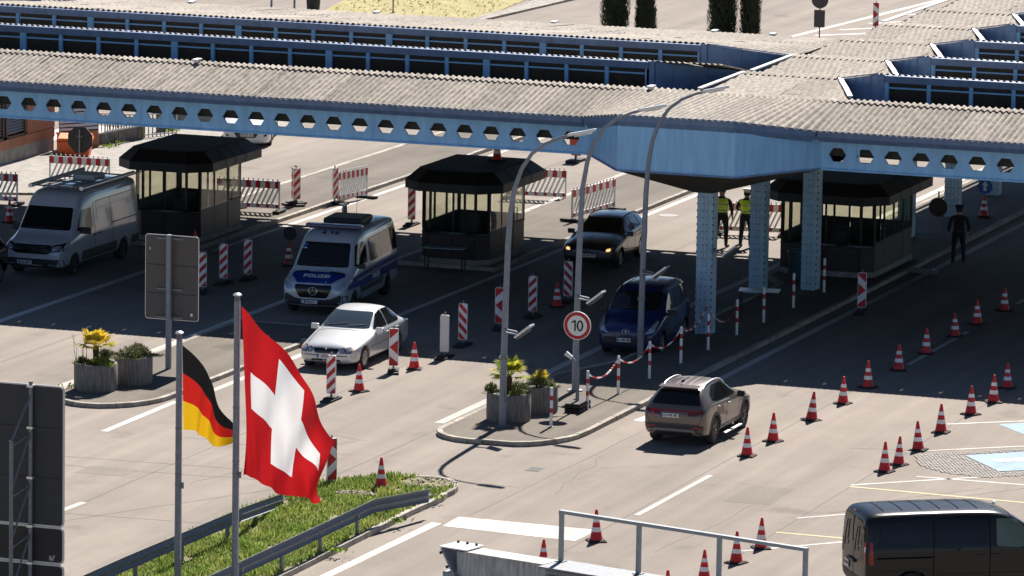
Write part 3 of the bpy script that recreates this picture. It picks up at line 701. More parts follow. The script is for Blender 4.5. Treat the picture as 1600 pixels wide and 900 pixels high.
row2 = [(-34.97, 124.45), (-34.90, 125.45), (-34.98, 127.5), (-35.12, 130.1), (-35.1, 132.88), (-35.03, 134.85), (-35.24, 137.07)]
near = [(-34.98, 114.48), (-35.0, 112.71), (-35.07, 110.62), (-38.6, 113.68), (-38.63, 110.2), (-35.05, 108.0), (-38.2, 106.6)]
G1, G2, G3 = "traffic cones in the row behind the brown car's lane", "traffic cones along the parking bays", "traffic cones near the foreground gantry"
ORD = ["first", "second", "third", "fourth", "fifth", "sixth", "seventh", "eighth", "ninth", "tenth"]
L1 = [("first" if i == 0 else ORD[i])+" cone of the long lane row counted from the brown SUV, "+("in sun" if i < 4 else "at the shade edge" if i == 4 else "in canopy shade") for i in range(10)]
L2 = ["leaning front cone of the close pair beside the cobbled bay", "rear cone of the close pair beside the cobbled bay"]+[ORD[i]+" single cone beyond the close pair along the parking bays" for i in range(5)]
L3 = ["red and white cone left of the yellow bay line behind the railing's right end", "cone seen just behind the gantry railing's right section", "cone seen through the middle bay of the gantry railing, base hidden", "cone standing on the right end of the wide white stop bar",
      "cone whose lower half is hidden by the stained gantry beam", "cone with only its tip above the gantry below the railing", "cone glimpsed under the grey gantry beam"]
proto = None
for pts, labs, grp in ((row1, L1, G1), (row2, L2, G2), (near, L3, G3)):
    for (x, y), lb in zip(pts, labs):
        if proto is None: proto = make_cone((x, y, 0), lb, grp)
        else: c_ = dup(proto, (x, y, 0), random.uniform(-.5, .5), lb, grp); c_.rotation_euler = (random.gauss(0, .025), random.gauss(0, .025), random.uniform(-.6, .6)); q_ = random.uniform(.96, 1.03); c_.scale = (q_, q_, q_*random.uniform(.98, 1.02))
for (x, y, z), lb in [((-45.05, 116.95, .12), "lone cone standing in the grass by the end of the crash barrier"), ((-50.47, 129.34, 0), "cone in front of the silver sedan, right of the striped beacon"),
                      ((-50.39, 133.13, 0), "cone right of the arrow beacon at the silver sedan's rear wheel"), ((-60.21, 148.42, 0), "shaded cone carrying a round dark sign left of the police van"),
                      ((-55.25, 152.75, 2.92), "cone standing on the middle booth's flat roof"), ((-71.34, 152.74, 0), "shaded cone left of the white van at the picture's left edge"), ((-63.6, 149.3, 0), "cone at the left booth's corner peeping over the grey sign back"),
                      ((-50.41, 144.57, 0), "shaded cone just left of the rearmost striped beacon by the lamp"), ((-43.85, 166.89, .12), "dim cone with blue sign disc far under the canopy on the right"), ((-65.9, 158.2, .12), "cone seen through the glass of the left booth")]:
    c_ = dup(proto, (x, y, z), random.uniform(-.5, .5), lb, "single traffic cones")
# round sign on the cone beside the police van
t = thing("round_sign", "round dark sign back mounted on the cone left of the police van", "road sign", (-60.21, 148.47, 0))
b = MB(); b.cyl((0, .03, .95), (0, .05, .95), .21, n=28); b.build("disc", SIGNB3, t)
b = MB(); b.cyl((0, .06, .70), (0, .06, 1.1), .018, n=8); b.build("stem", GALVD, t)
t = thing("round_sign", "blue round direction sign on the dim cone far under the canopy", "road sign", (-43.85, 166.95, .12))
b = MB(); b.cyl((0, -.02, .98), (0, .0, .98), .24, n=28); b.build("disc", mat("sign_blue", (.02, .11, .42), .5), t)
b = MB(); b.prism([(-.05, -.026, .84), (.05, -.026, .84), (.05, -.026, 1.02), (.11, -.026, 1.02), (0, -.026, 1.15), (-.11, -.026, 1.02), (-.05, -.026, 1.02)], (0, .004, 0)); b.build("arrow", WHT, t)
b = MB(); b.cyl((0, .02, .70), (0, .02, 1.2), .018, n=8); b.build("stem", GALVD, t)

# ================================================================= BEACONS (striped guide boards)
def stripes(b, kind, x0, x1, z0, z1, y, slope=1., n=None):
    w_ = x1-x0; H = z1-z0; st = H/7.
    polys = []
    if kind in ("up", "down"):
        sg = 1 if kind == "up" else -1; per = st*2*1.0; k = -4
        while k < 9:
            zc = z0+per*k+per*.25
            q = [(x0-.2, zc-sg*.2*slope), (x1+.2, zc+sg*(w_+.2)*slope), (x1+.2, zc+sg*(w_+.2)*slope+per/2), (x0-.2, zc-sg*.2*slope+per/2)]
            polys.append(clip_poly(q, x0, x1, z0, z1)); k += 1
    else:       # arrow: chevron pointing right or left about the middle
        for q in ([(0, 1.2), (1, 2.0), (0, 2.8)], [(0, 3.72), (1, 2.92), (1, 4), (0, 4)], [(0, .28), (1, 1.08), (1, 0), (0, 0)]):
            polys.append([((x0+w_*u if kind == "right" else x1-w_*u), z0+H*v/4) for u, v in q])
    for q in polys:
        if len(q) >= 3: b.prism([(px, y, pz) for px, pz in q], (0, -.004, 0))
def rounded(x0, x1, z0, z1, r, n=4):
    P = []
    for cx, cz, a in ((x1-r, z1-r, 0), (x0+r, z1-r, 90), (x0+r, z0+r, 180), (x1-r, z0+r, 270)):
        for i in range(n+1): P.append((cx+r*cos(radians(a+90*i/n)), cz+r*sin(radians(a+90*i/n))))
    return P
def make_beacon(kind, loc, rz, label, z0=.18, foot=True, group="striped guide beacons"):
    t = thing("guide_beacon", label, "guide beacon", loc, rz, group)
    if foot:
        b = MB(); b.box((0, 0, .03), (.30, .82, .06)); b.box((0, 0, .075), (.26, .5, .05)); b.build("foot", RUB, t, bev=.015)
    b = MB(); b.box((0, .02, (z0+.08)/2+.02), (.05, .04, z0)); b.box((0, .02, z0+1.04), (.035, .03, .07)); b.build("stem", GALVD, t)
    b = MB(); b.prism([(x, -.02, z) for x, z in rounded(-.125, .125, z0, z0+1.0, .035)], (0, .045, 0)); o = b.build("board", WHT if kind != "blank" else mat("beacon_grey_back", (.62, .62, .61), .5), t)
    if kind != "blank":
        b = MB(); stripes(b, kind, -.112, .112, z0+.014, z0+.986, -.022); b.build("red_stripes", RED, o)
    return t
CAMFACE = .0
for (x, y), kind, rz, lb in [((-50.64, 127.81), "up", 0, "striped beacon right beside the Swiss flag, in front of the silver sedan"), ((-50.71, 132.43), "left", .35, "arrow beacon standing at the silver sedan's right flank"),
                      ((-50.27, 135.08), "blank", 0, "beacon turned away showing its plain pale back"), ((-50.51, 137.14), "down", 0, "striped beacon right of the plain backed one"),
                      ((-50.56, 140.18), "left", .2, "arrow beacon half hidden behind the front lamp post"), ((-50.43, 142.56), "up", 0, "striped beacon standing between the front and middle lamp posts"),
                      ((-50.43, 145.57), "down", .15, "striped beacon left of the middle lamp post behind the shaded cone"), ((-59.89, 157.81), "up", 0, "striped beacon at the sunlit left side of the middle booth"),
                      ((-60.26, 145.39), "up", 0, "rightmost of three beacons right of the grey sign back"), ((-60.57, 144.30), "up", 0, "middle of three beacons right of the grey sign back"),
                      ((-60.48, 142.51), "up", .3, "beacon partly hidden by the grey sign back's right edge"), ((-46.33, 117.03), "right", .8, "beacon peeping out behind the Swiss flag's lower corner"),
                      ((-64.5, 159.61), "up", .75, "twin sided beacon beside the kerb right of the left booth")]:
    make_beacon(kind, (x, y, 0.12 if lb.startswith("twin") else 0), rz, lb)
t2 = make_beacon("up", (-64.62, 159.7, .12), -.55, "rear board of the twin beacon pair beside the left booth's kerb")
make_beacon("right", (-42.19, 147.28, .0), .1, "arrow board by the lane edge in shade, right of the booth", group="striped guide beacons")
make_beacon("right", (-62.6, 219.5, 0), .2, "far arrow beacon beyond the canopy roof near the white hatching")

# ================================================================= BARRIER FENCES
def make_fence(loc, rz, label, L=2.0, flip=1):
    t = thing("barrier_fence", label, "barrier", loc, rz, "red and white barrier fences")
    b = MB(); b.box((L/2, 0, .88), (L, .04, .24)); b.build("top_board", WHT, t)
    n = 13; bw = L/n
    for i in range(0, n, 2):
        b = MB(); b.box((bw*(i+.5), 0, .88), (bw*.98, .05, .225)); b.build("red_block", RED, t)
        b = MB(); b.box((bw*(i+.5), 0, .20), (bw*.62, .05, .10)); b.build("red_block", RED, t)
    for i in range(n):
        b = MB(); b.cyl((bw*(i+.5), 0, 1.0), (bw*(i+.5), 0, 1.075), .022, n=8); b.build("peg", WHT, t)
        if i < n-1:
            x0 = bw*(i+.3); b = MB(); x1 = x0+bw*1.4*flip
            if 0 <= x1 <= L: b.prism([(x0-.032, -.015, .27), (x0+.032, -.015, .27), (x1+.032, -.015, .755), (x1-.032, -.015, .755)], (0, .03, 0)); b.build("slat", WHT, t)
    b = MB(); b.box((L/2, 0, .20), (L, .04, .14)); b.build("bottom_rail", WHT, t)
    for x in (.02, L-.02):
        b = MB(); b.box((x, 0, .56), (.045, .05, .9)); b.build("post", WHT, t)
        b = MB(); b.box((x, 0, .05), (.22, .75, .09)); b.build("foot", RUB, t, bev=.02)
    return t
make_fence((-73.45, 160.3, .08), .05, "barrier fence standing in sun behind the white van", 2.1)
make_fence((-74.75, 156.2, .0), .03, "barrier fence in shadow left of the white van", 2.05)
make_fence((-66.4, 157.6, .12), .06, "barrier fence at the right rear of the left booth", 2.1)
make_fence((-63.72, 161.2, .0), 1.36, "barrier fence turned end on at the kerb behind the police van", 1.7)
make_fence((-59.3, 164.85, .0), .12, "barrier fence behind the right edge of the middle booth", 2.0)
make_fence((-55.35, 160.0, .12), 1.45, "barrier fence end on behind the dark estate car", 3.1)
make_fence((-50.6, 160.3, .0), .2, "barrier fence behind the two standing officers", 2.0)
make_beacon("up", (-63.75, 161.05, 0), 1.25, "thin beacon at the near end of the end-on barrier fence")

# ================================================================= BOLLARDS AND CHAIN
def make_bollard(loc, label):
    t = thing("bollard", label, "bollard", loc, 0, "red and white bollards along the island")
    b = MB(); b.lathe([(.038, 0), (.038, .98), (.03, 1.0), (0, 1.002)], n=14); b.build("post", WHT, t, smooth=True)
    for z in (.42, .74):
        b = MB(); b.lathe([(.040, z-.06), (.040, z+.06)], n=14, caps=False); b.build("red_band", RED, t, smooth=True)
    b = MB(); b.lathe([(.075, 0), (.075, .015), (0, .016)], n=14); b.build("foot_plate", GALVD, t)
    b = MB(); b.tube([(.03, 0, .93), (.06, 0, .93), (.06, 0, .9)], .008, 6); b.build("hook", GALV, t)
    return t
BY = [126.11, 128.82, 131.3, 133.85, 136.46, 138.83, 141.51, 143.92, 146.75, 149.86]
BL = ["bollard beside the palm planter on the island nose", "bollard standing behind the round speed sign's base", "first bollard behind the speed sign carrying the chain", "second bollard behind the speed sign carrying the chain", "bollard near the riveted column carrying the chain's end",
      "bollard in front of the nearest riveted column's right side", "bollard left of the metal table under the canopy", "bollard right of the metal table under the canopy", "bollard in front of the third riveted column", "dim bollard before the shaded booth wall"]
bp = make_bollard((-44.07, BY[0], .11), BL[0])
for y, lb in zip(BY[1:], BL[1:]): dup(bp, (-44.07+random.uniform(-.03, .03), y, .11), random.uniform(0, 3), lb)
def chain(a, c, sag, label):
    t = thing("barrier_chain", label, "chain", a, 0, "plastic chains hung between bollards")
    a_ = Vector((0, 0, 0)); c_ = Vector(c)-Vector(a); N = max(8, round(c_.length/.075)); red = None
    pts = [a_.lerp(c_, i/N)+Vector((0, 0, -4*sag*(i/N)*(1-i/N))) for i in range(N+1)]
    for i in range(N):
        p, q = pts[i], pts[i+1]; d = (q-p); m = (p+q)/2; e = d.normalized(); s_ = Vector((0, 0, 1)) if i % 2 else Vector((e.y, -e.x, 0)).normalized()
        ring = [m+e*(.052*cos(k*pi/4))+s_*(.022*sin(k*pi/4)) for k in range(8)]
        b = MB(); b.tube(ring, .0095, 5, True); b.build("chain_link", RED if (i//5) % 2 else WHT, t)
    return t
for i in range(1, 4): chain((-44.07, BY[i], 1.04), (-44.07, BY[i+1], 1.04), .28, ["red and white chain swag from the speed sign's bollard", "second red and white chain swag on the island", "third red and white chain swag reaching into shade"][i-1])
chain((-44.07, BY[4], 1.04), (-44.8, 141.1, 1.0), .3, "red and white chain swag from bollard to riveted column")
chain((-44.8, 141.3, .8), (-44.07, BY[6], .95), .4, "shaded chain swag from riveted column to the table")

# ================================================================= LAMPS
def make_lamp(loc, label, S=1.):
    t = thing("street_lamp", label, "street lamp", loc, 0, "curved arm street lamps on the island")
    pts = [(0, 0, 0), (.0, 0, 1.1), (.03, 0, 3.0), (.07, 0, 4.6), (.12, 0, 5.4), (.22, 0, 6.0), (.40, 0, 6.5), (.66, 0, 6.88), (1.0, 0, 7.14), (1.4, 0, 7.32), (1.75, 0, 7.42)]
    rs = [.088, .085, .078, .07, .064, .058, .052, .046, .04, .035, .032]
    b = MB(); b.tube(pts, rs, 14); b.build("pole", GALV, t, smooth=True)
    b = MB(); b.lathe([(.102, 1.68), (.102, 1.76)], n=16); b.build("collar", GALVD, t)
    b = MB(); b.lathe([(.2, 0), (.2, .03), (.1, .035)], n=16); b.build("base_plate", GALVD, t)
    b = MB(); b.prism([(1.6, -.10, 7.37), (1.95, -.13, 7.44), (2.3, -.09, 7.53), (2.32, 0, 7.535), (2.3, .09, 7.53), (1.95, .13, 7.44), (1.6, .10, 7.37)], (0, 0, .07)); h_ = b.build("lamp_head", ALU, t, bev=.015)
    b = MB(); b.box((1.98, 0, 7.425), (.42, .17, .03), M=Matrix.Rotation(-.23, 3, 'Y')); b.build("lens", mat("lamp_lens", (.6, .62, .6), .2), h_)
    b = MB(); b.box((.08, -.02, .75), (.02, .1, .32)); b.build("service_door", GALVD, t)
    return t
lp = make_lamp((-45.23, 125.76, .11), "curved street lamp rising behind the front palm planter")
dup(lp, (-45.24, 131.29, .11), None, "curved street lamp directly behind the round speed sign")
dup(lp, (-45.3, 136.77, .0), None, "curved street lamp in front of the dark blue minivan")
def floodlight(loc, label, rz=0.):
    t = thing("floodlight", label, "floodlight", loc, rz, "floodlights clamped on the posts")
    b = MB(); b.bar((-.36, .06, .05), (-.05, .0, .02), .04); b.bar((-.36, -.06, .0), (-.05, -.06, -.03), .04); b.box((-.36, 0, .02), (.05, .2, .12)); b.build("bracket", GALV, t)
    M = Matrix.Rotation(radians(-38), 3, 'Y') @ Matrix.Rotation(radians(0), 3, 'X')
    b = MB(); b.box((.14, 0, .06), (.52, .34, .055), M=M); h_ = b.build("lamp_body", ALU, t, bev=.012)
    b = MB(); 
    for k in range(6): b.box(Vector((.12, 0, .03))+M @ Vector((-.2+.07*k, 0, -.045)), (.015, .28, .04), M=M)
    b.build("cooling_fins", GALVD, h_)
    b = MB(); b.box(Vector((.14, 0, .06))+M @ Vector((0, 0, .03)), (.46, .28, .008), M=M); b.build("front_glass", mat("lamp_glass", (.5, .52, .52), .15), h_)
    b = MB(); b.cyl((-.02, -.05, -.10), (-.02, -.05, -.02), .035, n=10); b.build("junction_box", BLK, t)
    return t
floodlight((-44.80, 125.66, 2.5), "tilted floodlight clamped to the front lamp post")
floodlight((-44.82, 131.19, 2.55), "tilted floodlight on the middle lamp post above the speed sign")
floodlight((-44.88, 136.67, 2.45), "tilted floodlight on the rear lamp post above the minivan roof")
floodlight((-44.35, 141.15, 2.45), "tilted floodlight on the nearest riveted column", 0)

# ================================================================= SPEED SIGN
t = thing("speed_sign", "round ten speed limit sign with red rim on a rubber footed pole", "road sign", (-44.29, 128.62, .11))
b = MB(); b.cyl((0, .05, .1), (0, .05, 2.5), .03, n=10); b.build("pole", GALV, t)
b = MB(); b.cyl((0, -.012, 2.17), (0, .012, 2.17), .365, n=48); b.build("plate", WHT, t)
b = MB(); N = 48
for i in range(N):
    a0, a1 = 2*pi*i/N, 2*pi*(i+1)/N
    b.add([(r*sin(a), -.0165, 2.17+r*cos(a)) for a in (a0, a1) for r in (.262, .345)], [(0, 1, 3, 2)])
b.build("red_ring", RED, t)
b = MB(); b.prism([(-.075, -.0165, 2.03), (-.035, -.0165, 2.03), (-.035, -.0165, 2.31), (-.068, -.0165, 2.31), (-.15, -.0165, 2.265), (-.15, -.0165, 2.225), (-.075, -.0165, 2.255)], (0, -.004, 0)); b.build("digit_one", BLKG, t)
b = MB(); N = 32
for i in range(N):
    a0, a1 = 2*pi*i/N, 2*pi*(i+1)/N
    b.add([(.075+rx*sin(a), -.0165, 2.17+rz*cos(a)) for a in (a0, a1) for rx, rz in ((.043, .10), (.088, .142))], [(0, 1, 3, 2)])
b.build("digit_zero", BLKG, t)
b = MB(); b.box((.05, 0, .05), (.42, .85, .09)); b.box((.05, 0, .16), (.42, .85, .09)); b.build("rubber_foot", RUB, t, bev=.02)
b = MB(); b.box((.05, 0, .215), (.40, .8, .02)); b.build("foot_top", RUBL, t)
t2 = thing("warning_lamp", "small pale lamp on a bent neck in front of the lamp post", "lamp", (-44.29, 128.75, .11))
b = MB(); b.tube([(.02, 0, .2), (.02, 0, 1.0), (-.0, 0, 1.16), (-.1, 0, 1.27), (-.2, 0, 1.33)], .02, 8); b.build("neck", GALV, t2, smooth=True)
b = MB(); b.cyl((-.17, 0, 1.31), (-.34, 0, 1.42), .05, .065, n=12); b.build("lamp_head", WHT, t2, smooth=True)

# ================================================================= PLANTERS AND PALMS
random.seed(21)
def planter(loc, label, r=.56, h=.70):
    t = thing("planter", label, "planter", loc, 0, "round concrete planters on the island noses")
    b = MB(); b.lathe([(r*.97, 0), (r, .05), (r, h-.03), (r-.02, h), (r-.07, h), (r-.08, h-.08), (0, h-.085)], n=40); b.build("concrete_ring", CONCD, t, smooth=True)
    b = MB(); b.lathe([(r-.09, h-.09), (0, h-.03)], n=24, caps=False); b.build("soil", mat("potting_soil", (.09, .07, .05), .95, var=.4, scale=12, bump=.6), t)
    return t
LEAFD = leafmat("shrub_leaf", (.10, .125, .045), .35, 6, .35); LEAFG = leafmat("grey_green_leaf", (.19, .20, .11), .35, 6, .35); LEAFY = leafmat("young_leaf", (.22, .30, .05), .3, 6, .4)
def leafy(name, label, loc, rx, ry, rz_, n, m, up=.5, ln=.07, cat="shrub", group=None):
    t = thing(name, label, cat, loc, 0, group); fo = [MB(), MB()]
    clumps = [(random.gauss(0, rx*.42), random.gauss(0, ry*.42), random.uniform(.15, .85)) for _ in range(14)]
    for i in range(n):
        c = random.choice(clumps); k = random.random()
        x, y = c[0]+random.gauss(0, rx*.2), c[1]+random.gauss(0, ry*.2); rr = min(1, (x/rx)**2+(y/ry)**2)
        z = rz_*sqrt(max(.02, 1-rr))*(c[2]*.55+.45*k)
        d = Vector((x/rx*.8+random.gauss(0, .4), y/ry*.8+random.gauss(0, .4), up+random.random())).normalized()*ln*random.uniform(.6, 1.4)
        s_ = d.cross(Vector((random.gauss(0, 1), random.gauss(0, 1), random.gauss(0, .3)))).normalized()*ln*.16; p = Vector((x, y, z))
        fo[i % 2].add([p-s_, p+s_, p+d], [(0, 1, 2)])
    a = fo[0]; o_ = len(a.v); a.cur = 1; a.add(fo[1].v, fo[1].f); a.build("foliage", m, t)
    b = MB()
    for k in range(9):
        a_ = random.uniform(0, 6.28); b.tube([(0, 0, -.05), (rx*.3*cos(a_), ry*.3*sin(a_), rz_*.4), (rx*.6*cos(a_), ry*.6*sin(a_), rz_*.7)], [.014, .01, .005], 5)
    b.build("stems", mat("woody_stem", (.09, .06, .04), .9), t)
    return t
def palm(loc, label, leafmats, R=.55, trunk=.42, nf=15):
    t = thing("fan_palm", label, "palm", loc, 0, "small fan palms in the planters")
    b = MB(); b.lathe([(.075, -.05), (.085, .05), (.07, trunk*.5), (.085, trunk), (.05, trunk+.06)], n=12); b.build("trunk", mat("palm_trunk", (.05, .035, .02), .95, var=.5, scale=30, bump=.8), t)
    for k in range(nf):
        az = 2*pi*k/nf+random.uniform(-.25, .25); el = random.choice([.15, .35, .6, .9, 1.2])+random.uniform(-.12, .12); pl = R*.38*random.uniform(.8, 1.2)
        d = Vector((cos(az)*cos(el), sin(az)*cos(el), sin(el))); base = Vector((0, 0, trunk+.02)); hub = base+d*pl
        sd = Vector((-sin(az), cos(az), 0)); upv = d.cross(sd)*-1
        b = MB(); b.tube([base, hub], [.012, .007], 5); fr = b
        N = 15
        for j in range(N):
            f = (j/(N-1)-.5)*2; an = f*1.35
            dd = (d*cos(an)+sd*sin(an)).normalized(); L = R*.62*(1-.35*abs(f))*random.uniform(.85, 1.1); wv = dd.cross(upv).normalized()*R*.045
            mid = hub+dd*L*.55+Vector((0, 0, .02)); tip = hub+dd*L+Vector((0, 0, -.10*L-.03*random.random()))
            fr.cur = 0; fr.add([hub, mid-wv, tip, mid+wv], [(0, 1, 2, 3)])
        fr.build("palm_frond", leafmats[k % len(leafmats)], t)
    return t
PY = leafmat("yellow_palm_leaf", (.60, .43, .03), .3, 7, .5); PY2 = leafmat("pale_yellow_palm_leaf", (.52, .46, .07), .3, 7, .5); PG = leafmat("green_palm_leaf", (.12, .19, .02), .3, 7, .5); PG2 = leafmat("lime_palm_leaf", (.33, .38, .025), .3, 7, .5)
z0 = .11
planter((-45.38, 126.62, z0), "front concrete planter with green palm behind the lamp post"); planter((-45.1, 128.05, z0), "rear concrete planter beside the green palm", .5, .68)
planter((-56.5, 126.2, z0), "front concrete planter with yellow palm on the left island"); planter((-56.0, 127.45, z0), "rear concrete planter with grey shrub on the left island", .5, .72)
palm((-45.38, 126.62, z0+.66), "green and yellow fan palm in the right island's planter", [PG2, PG, PG2, PY2], .66, .40, 17)
palm((-56.5, 126.2, z0+.66), "yellowing fan palm in the left island's planter", [PY, PY2, PY, PG2], .66, .40, 17)
for nm, lb, loc, a in [("shrub", "low grey green shrub at the front right of the yellow palm", (-56.25, 125.95, z0+.66), (.30, .26, .26, 900, [LEAFD, LEAFY])), ("shrub", "bushy rosemary filling the rear planter on the left island", (-55.95, 127.4, z0+.68), (.46, .44, .42, 2200, [LEAFD, LEAFG])),
                       ("shrub", "low herb at the yellow palm's left side", (-56.85, 126.1, z0+.66), (.2, .2, .2, 500, [LEAFY, LEAFD])), ("shrub", "dark shrub behind the yellow palm's trunk", (-56.4, 126.6, z0+.66), (.34, .22, .38, 900, [LEAFD, LEAFG])),
                       ("shrub", "grey green lavender in the rear right planter", (-45.1, 128.0, z0+.64), (.46, .42, .34, 1700, [LEAFG, LEAFD])), ("shrub", "yellowish herb at the green palm's right", (-45.05, 126.4, z0+.64), (.24, .22, .24, 600, [LEAFY, LEAFG])), ("shrub", "spiky dark herb at the green palm's left", (-45.8, 126.5, z0+.64), (.2, .2, .34, 450, [LEAFD, LEAFD])), ("shrub", "grey herb behind the green palm's trunk", (-45.25, 126.9, z0+.64), (.34, .24, .34, 800, [LEAFG, LEAFD]))]:
    leafy(nm, lb, loc, *a, group="small shrubs in the planters")
leafy("yellow_flower", "tuft of yellow leaves in the rear right planter", (-45.0, 127.95, z0+.85), .16, .14, .2, 160, [PY, PY2], cat="plant", ln=.12)
t = thing("dry_stalks", "bare dry stalks at the left of the yellow palm", "plant", (-56.9, 126.0, z0+.64)); b = MB()
for k in range(7):
    x = random.uniform(-.12, .25); b.tube([(x, 0, 0), (x+random.uniform(-.08, .08), 0, .4), (x+random.uniform(-.18, .15), .02, .55+.3*random.random())], [.008, .006, .004], 5)
b.build("stalks", mat("dry_stalk", (.14, .10, .07), .9), t)

# ================================================================= SIGN BACKS
def sign_back(name, label, loc, x0, x1, z0, z1, m, seams, pole_x=None, pole_top=None, brackets=(), rim=.012):
    t = thing(name, label, "road sign", loc)
    b = MB(); b.prism([(x, 0, z) for x, z in rounded(x0, x1, z0, z1, .07)], (0, .03, 0)); p = b.build("panel", m, t)
    P = rounded(x0, x1, z0, z1, .07); b = MB(); b.tube([(x, .01, z) for x, z in P], rim, 6, True); b.build("rim", ALU, p)
    for z in seams:
        b = MB(); b.box(((x0+x1)/2, -.004, z), (x1-x0-.03, .012, .014)); b.build("panel_joint", SIGNB3, p)
    if pole_x is not None:
        b = MB(); b.box((pole_x, -.09, pole_top/2), (.12, .12, pole_top)); b.build("post", GALV, t)
    for z in brackets:
        b = MB(); b.box((pole_x, -.022, z), (.75, .035, .045)); b.build("bracket", GALVD, t)
    return t
t = sign_back("direction_sign", "grey back of a rectangular road sign on one steel post beside the left planters", (-56.02, 129.91, .11), -.73, .78, 1.30, 3.53, SIGNB, (1.98, 2.74), -.02, 3.56, (1.36, 2.10, 3.45))
b = MB(); b.prism([(.56, -.006, 1.42), (.62, -.006, 1.42), (.62, -.006, 1.5), (.56, -.006, 1.5)], (0, .004, 0)); b.build("sticker", WHT, t)
b = MB(); b.prism([(-.61, -.006, 3.12), (-.59, -.006, 3.12), (-.59, -.006, 3.19), (-.61, -.006, 3.19)], (0, .004, 0)); b.build("sticker", WHT, t)
t = thing("motorway_sign", "large dark stacked sign back on a lattice mast at the lower left edge", "road sign", (-46.15, 99.92, 0))
for (za, zb_, m, sm) in ((2.29, 5.19, SIGNB2, (3.28, 4.32)), (1.52, 2.25, SIGNB3, ()), (.55, 1.47, SIGNB3, ())):
    b = MB(); P = rounded(-1.6, .70, za, zb_, .09); b.prism([(x, 0, z) for x, z in P], (0, .04, 0)); p = b.build("panel", m, t)
    b = MB(); b.tube([(x, .02, z) for x, z in P], .026, 6, True); b.build("rim", mat("pale_rim", (.62, .6, .56), .5), p)
    for z in sm:
        b = MB(); b.box((-.45, -.004, z), (2.2, .014, .016)); b.build("panel_joint", BLK, p)
b = MB(); b.cyl((0, -.07, 0), (0, -.07, 5.28), .042, n=12); b.build("front_post", GALVD, t, smooth=True)
b = MB(); b.cyl((0, -1.0, 0), (0, -1.0, 4.2), .042, n=12); b.build("rear_post", GALVD, t, smooth=True)
z = 4.2
b = MB(); b.bar((0, -.07, 5.0), (0, -1.0, 4.2), .035); b.build("brace", GALVD, t)
while z > .3:
    b = MB(); b.bar((0, -.07, z), (0, -1.0, z-.12), .03); b.build("brace", GALVD, t)
    b = MB(); b.bar((0, -.07, z), (0, -1.0, z-1.02), .03); b.build("brace", GALVD, t); z -= 1.05
for z in (5.18, 4.32, 3.28, 2.27, 1.5):
    b = MB(); b.box((0, -.07, z), (.13, .12, .05)); b.build("clamp", ALU, t)
b = MB(); b.box((.42, -.004, 1.62), (.05, .004, .1)); b.box((.47, -.004, 1.60), (.05, .004, .06)); b.box((.5, -.004, 1.66), (.04, .004, .05)); b.build("sticker", mat("grey_sticker", (.35, .34, .33), .6), t)

# ================================================================= FLAGPOLES AND FLAGS
def flagpole(loc, h, label):
    t = thing("flagpole", label, "flagpole", loc, 0, "steel flagpoles")
    b = MB(); b.tube([(0, 0, 0), (0, 0, h*.5), (0, 0, h-.16)], [.078, .072, .066], 20); b.build("pole", GALV, t, smooth=True)
    b = MB(); b.cyl((0, 0, h-.2), (0, 0, h-.03), .058, n=18); b.build("neck", mat("dark_neck", (.12, .12, .125), .5), t, smooth=True)
    b = MB(); b.lathe([(.03, h-.05), (.088, h-.035), (.09, h-.015), (.06, h+.01), (0, h+.02)], n=20); b.build("cap", ALU, t, smooth=True)
    for z in (h*.43, h*.47, h*.64):
        b = MB(); b.lathe([(.078, z), (.08, z+.01), (.078, z+.02)], n=18, caps=False); b.build("pole_ring", GALVD, t)
    b = MB(); b.tube([(.07, -.03, h*.15), (.085, -.03, h*.6), (.07, -.03, h-.2)], .006, 5); b.build("halyard", WHT, t)
    b = MB(); b.box((.09, -.02, h*.43), (.06, .06, .14)); b.build("cleat", GALVD, t)
    return t
flagpole((-43.06, 103.34, .12), 6.68, "taller steel flagpole carrying the Swiss flag"); flagpole((-44.52, 103.71, .12), 5.72, "shorter steel flagpole carrying the German flag")
def cloth_mat(name, setup):
    m = bpy.data.materials.new(name); m.use_nodes = True; n = m.node_tree.nodes; l = m.node_tree.links; b = n["Principled BSDF"]
    b.inputs["Roughness"].default_value = .75; b.inputs["Specular IOR Level"].default_value = .15
    uv = n.new("ShaderNodeUVMap"); sp = n.new("ShaderNodeSeparateXYZ"); l.new(uv.outputs[0], sp.inputs[0])
    col = setup(n, l, sp)
    tr = n.new("ShaderNodeBsdfTranslucent"); mx = n.new("ShaderNodeMixShader"); mx.inputs[0].default_value = .30
    l.new(col, b.inputs["Base Color"]); l.new(col, tr.inputs[0]); l.new(b.outputs[0], mx.inputs[1]); l.new(tr.outputs[0], mx.inputs[2]); l.new(mx.outputs[0], n["Material Output"].inputs[0])
    tc = n.new("ShaderNodeTexCoord"); nz = n.new("ShaderNodeTexNoise"); nz.inputs["Scale"].default_value = 5; l.new(tc.outputs["Object"], nz.inputs["Vector"])
    bp = n.new("ShaderNodeBump"); bp.inputs["Strength"].default_value = .25; bp.inputs["Distance"].default_value = .05; l.new(nz.outputs[0], bp.inputs["Height"]); l.new(bp.outputs[0], b.inputs["Normal"])
    return m
def mth(n, l, op, a, v, v2=None):
    k = n.new("ShaderNodeMath"); k.operation = op; l.new(a, k.inputs[0])
    if hasattr(v, 'links') or hasattr(v, 'is_linked'): l.new(v, k.inputs[1])
    else: k.inputs[1].default_value = v
    if v2 is not None: k.inputs[2].default_value = v2
    return k.outputs[0]
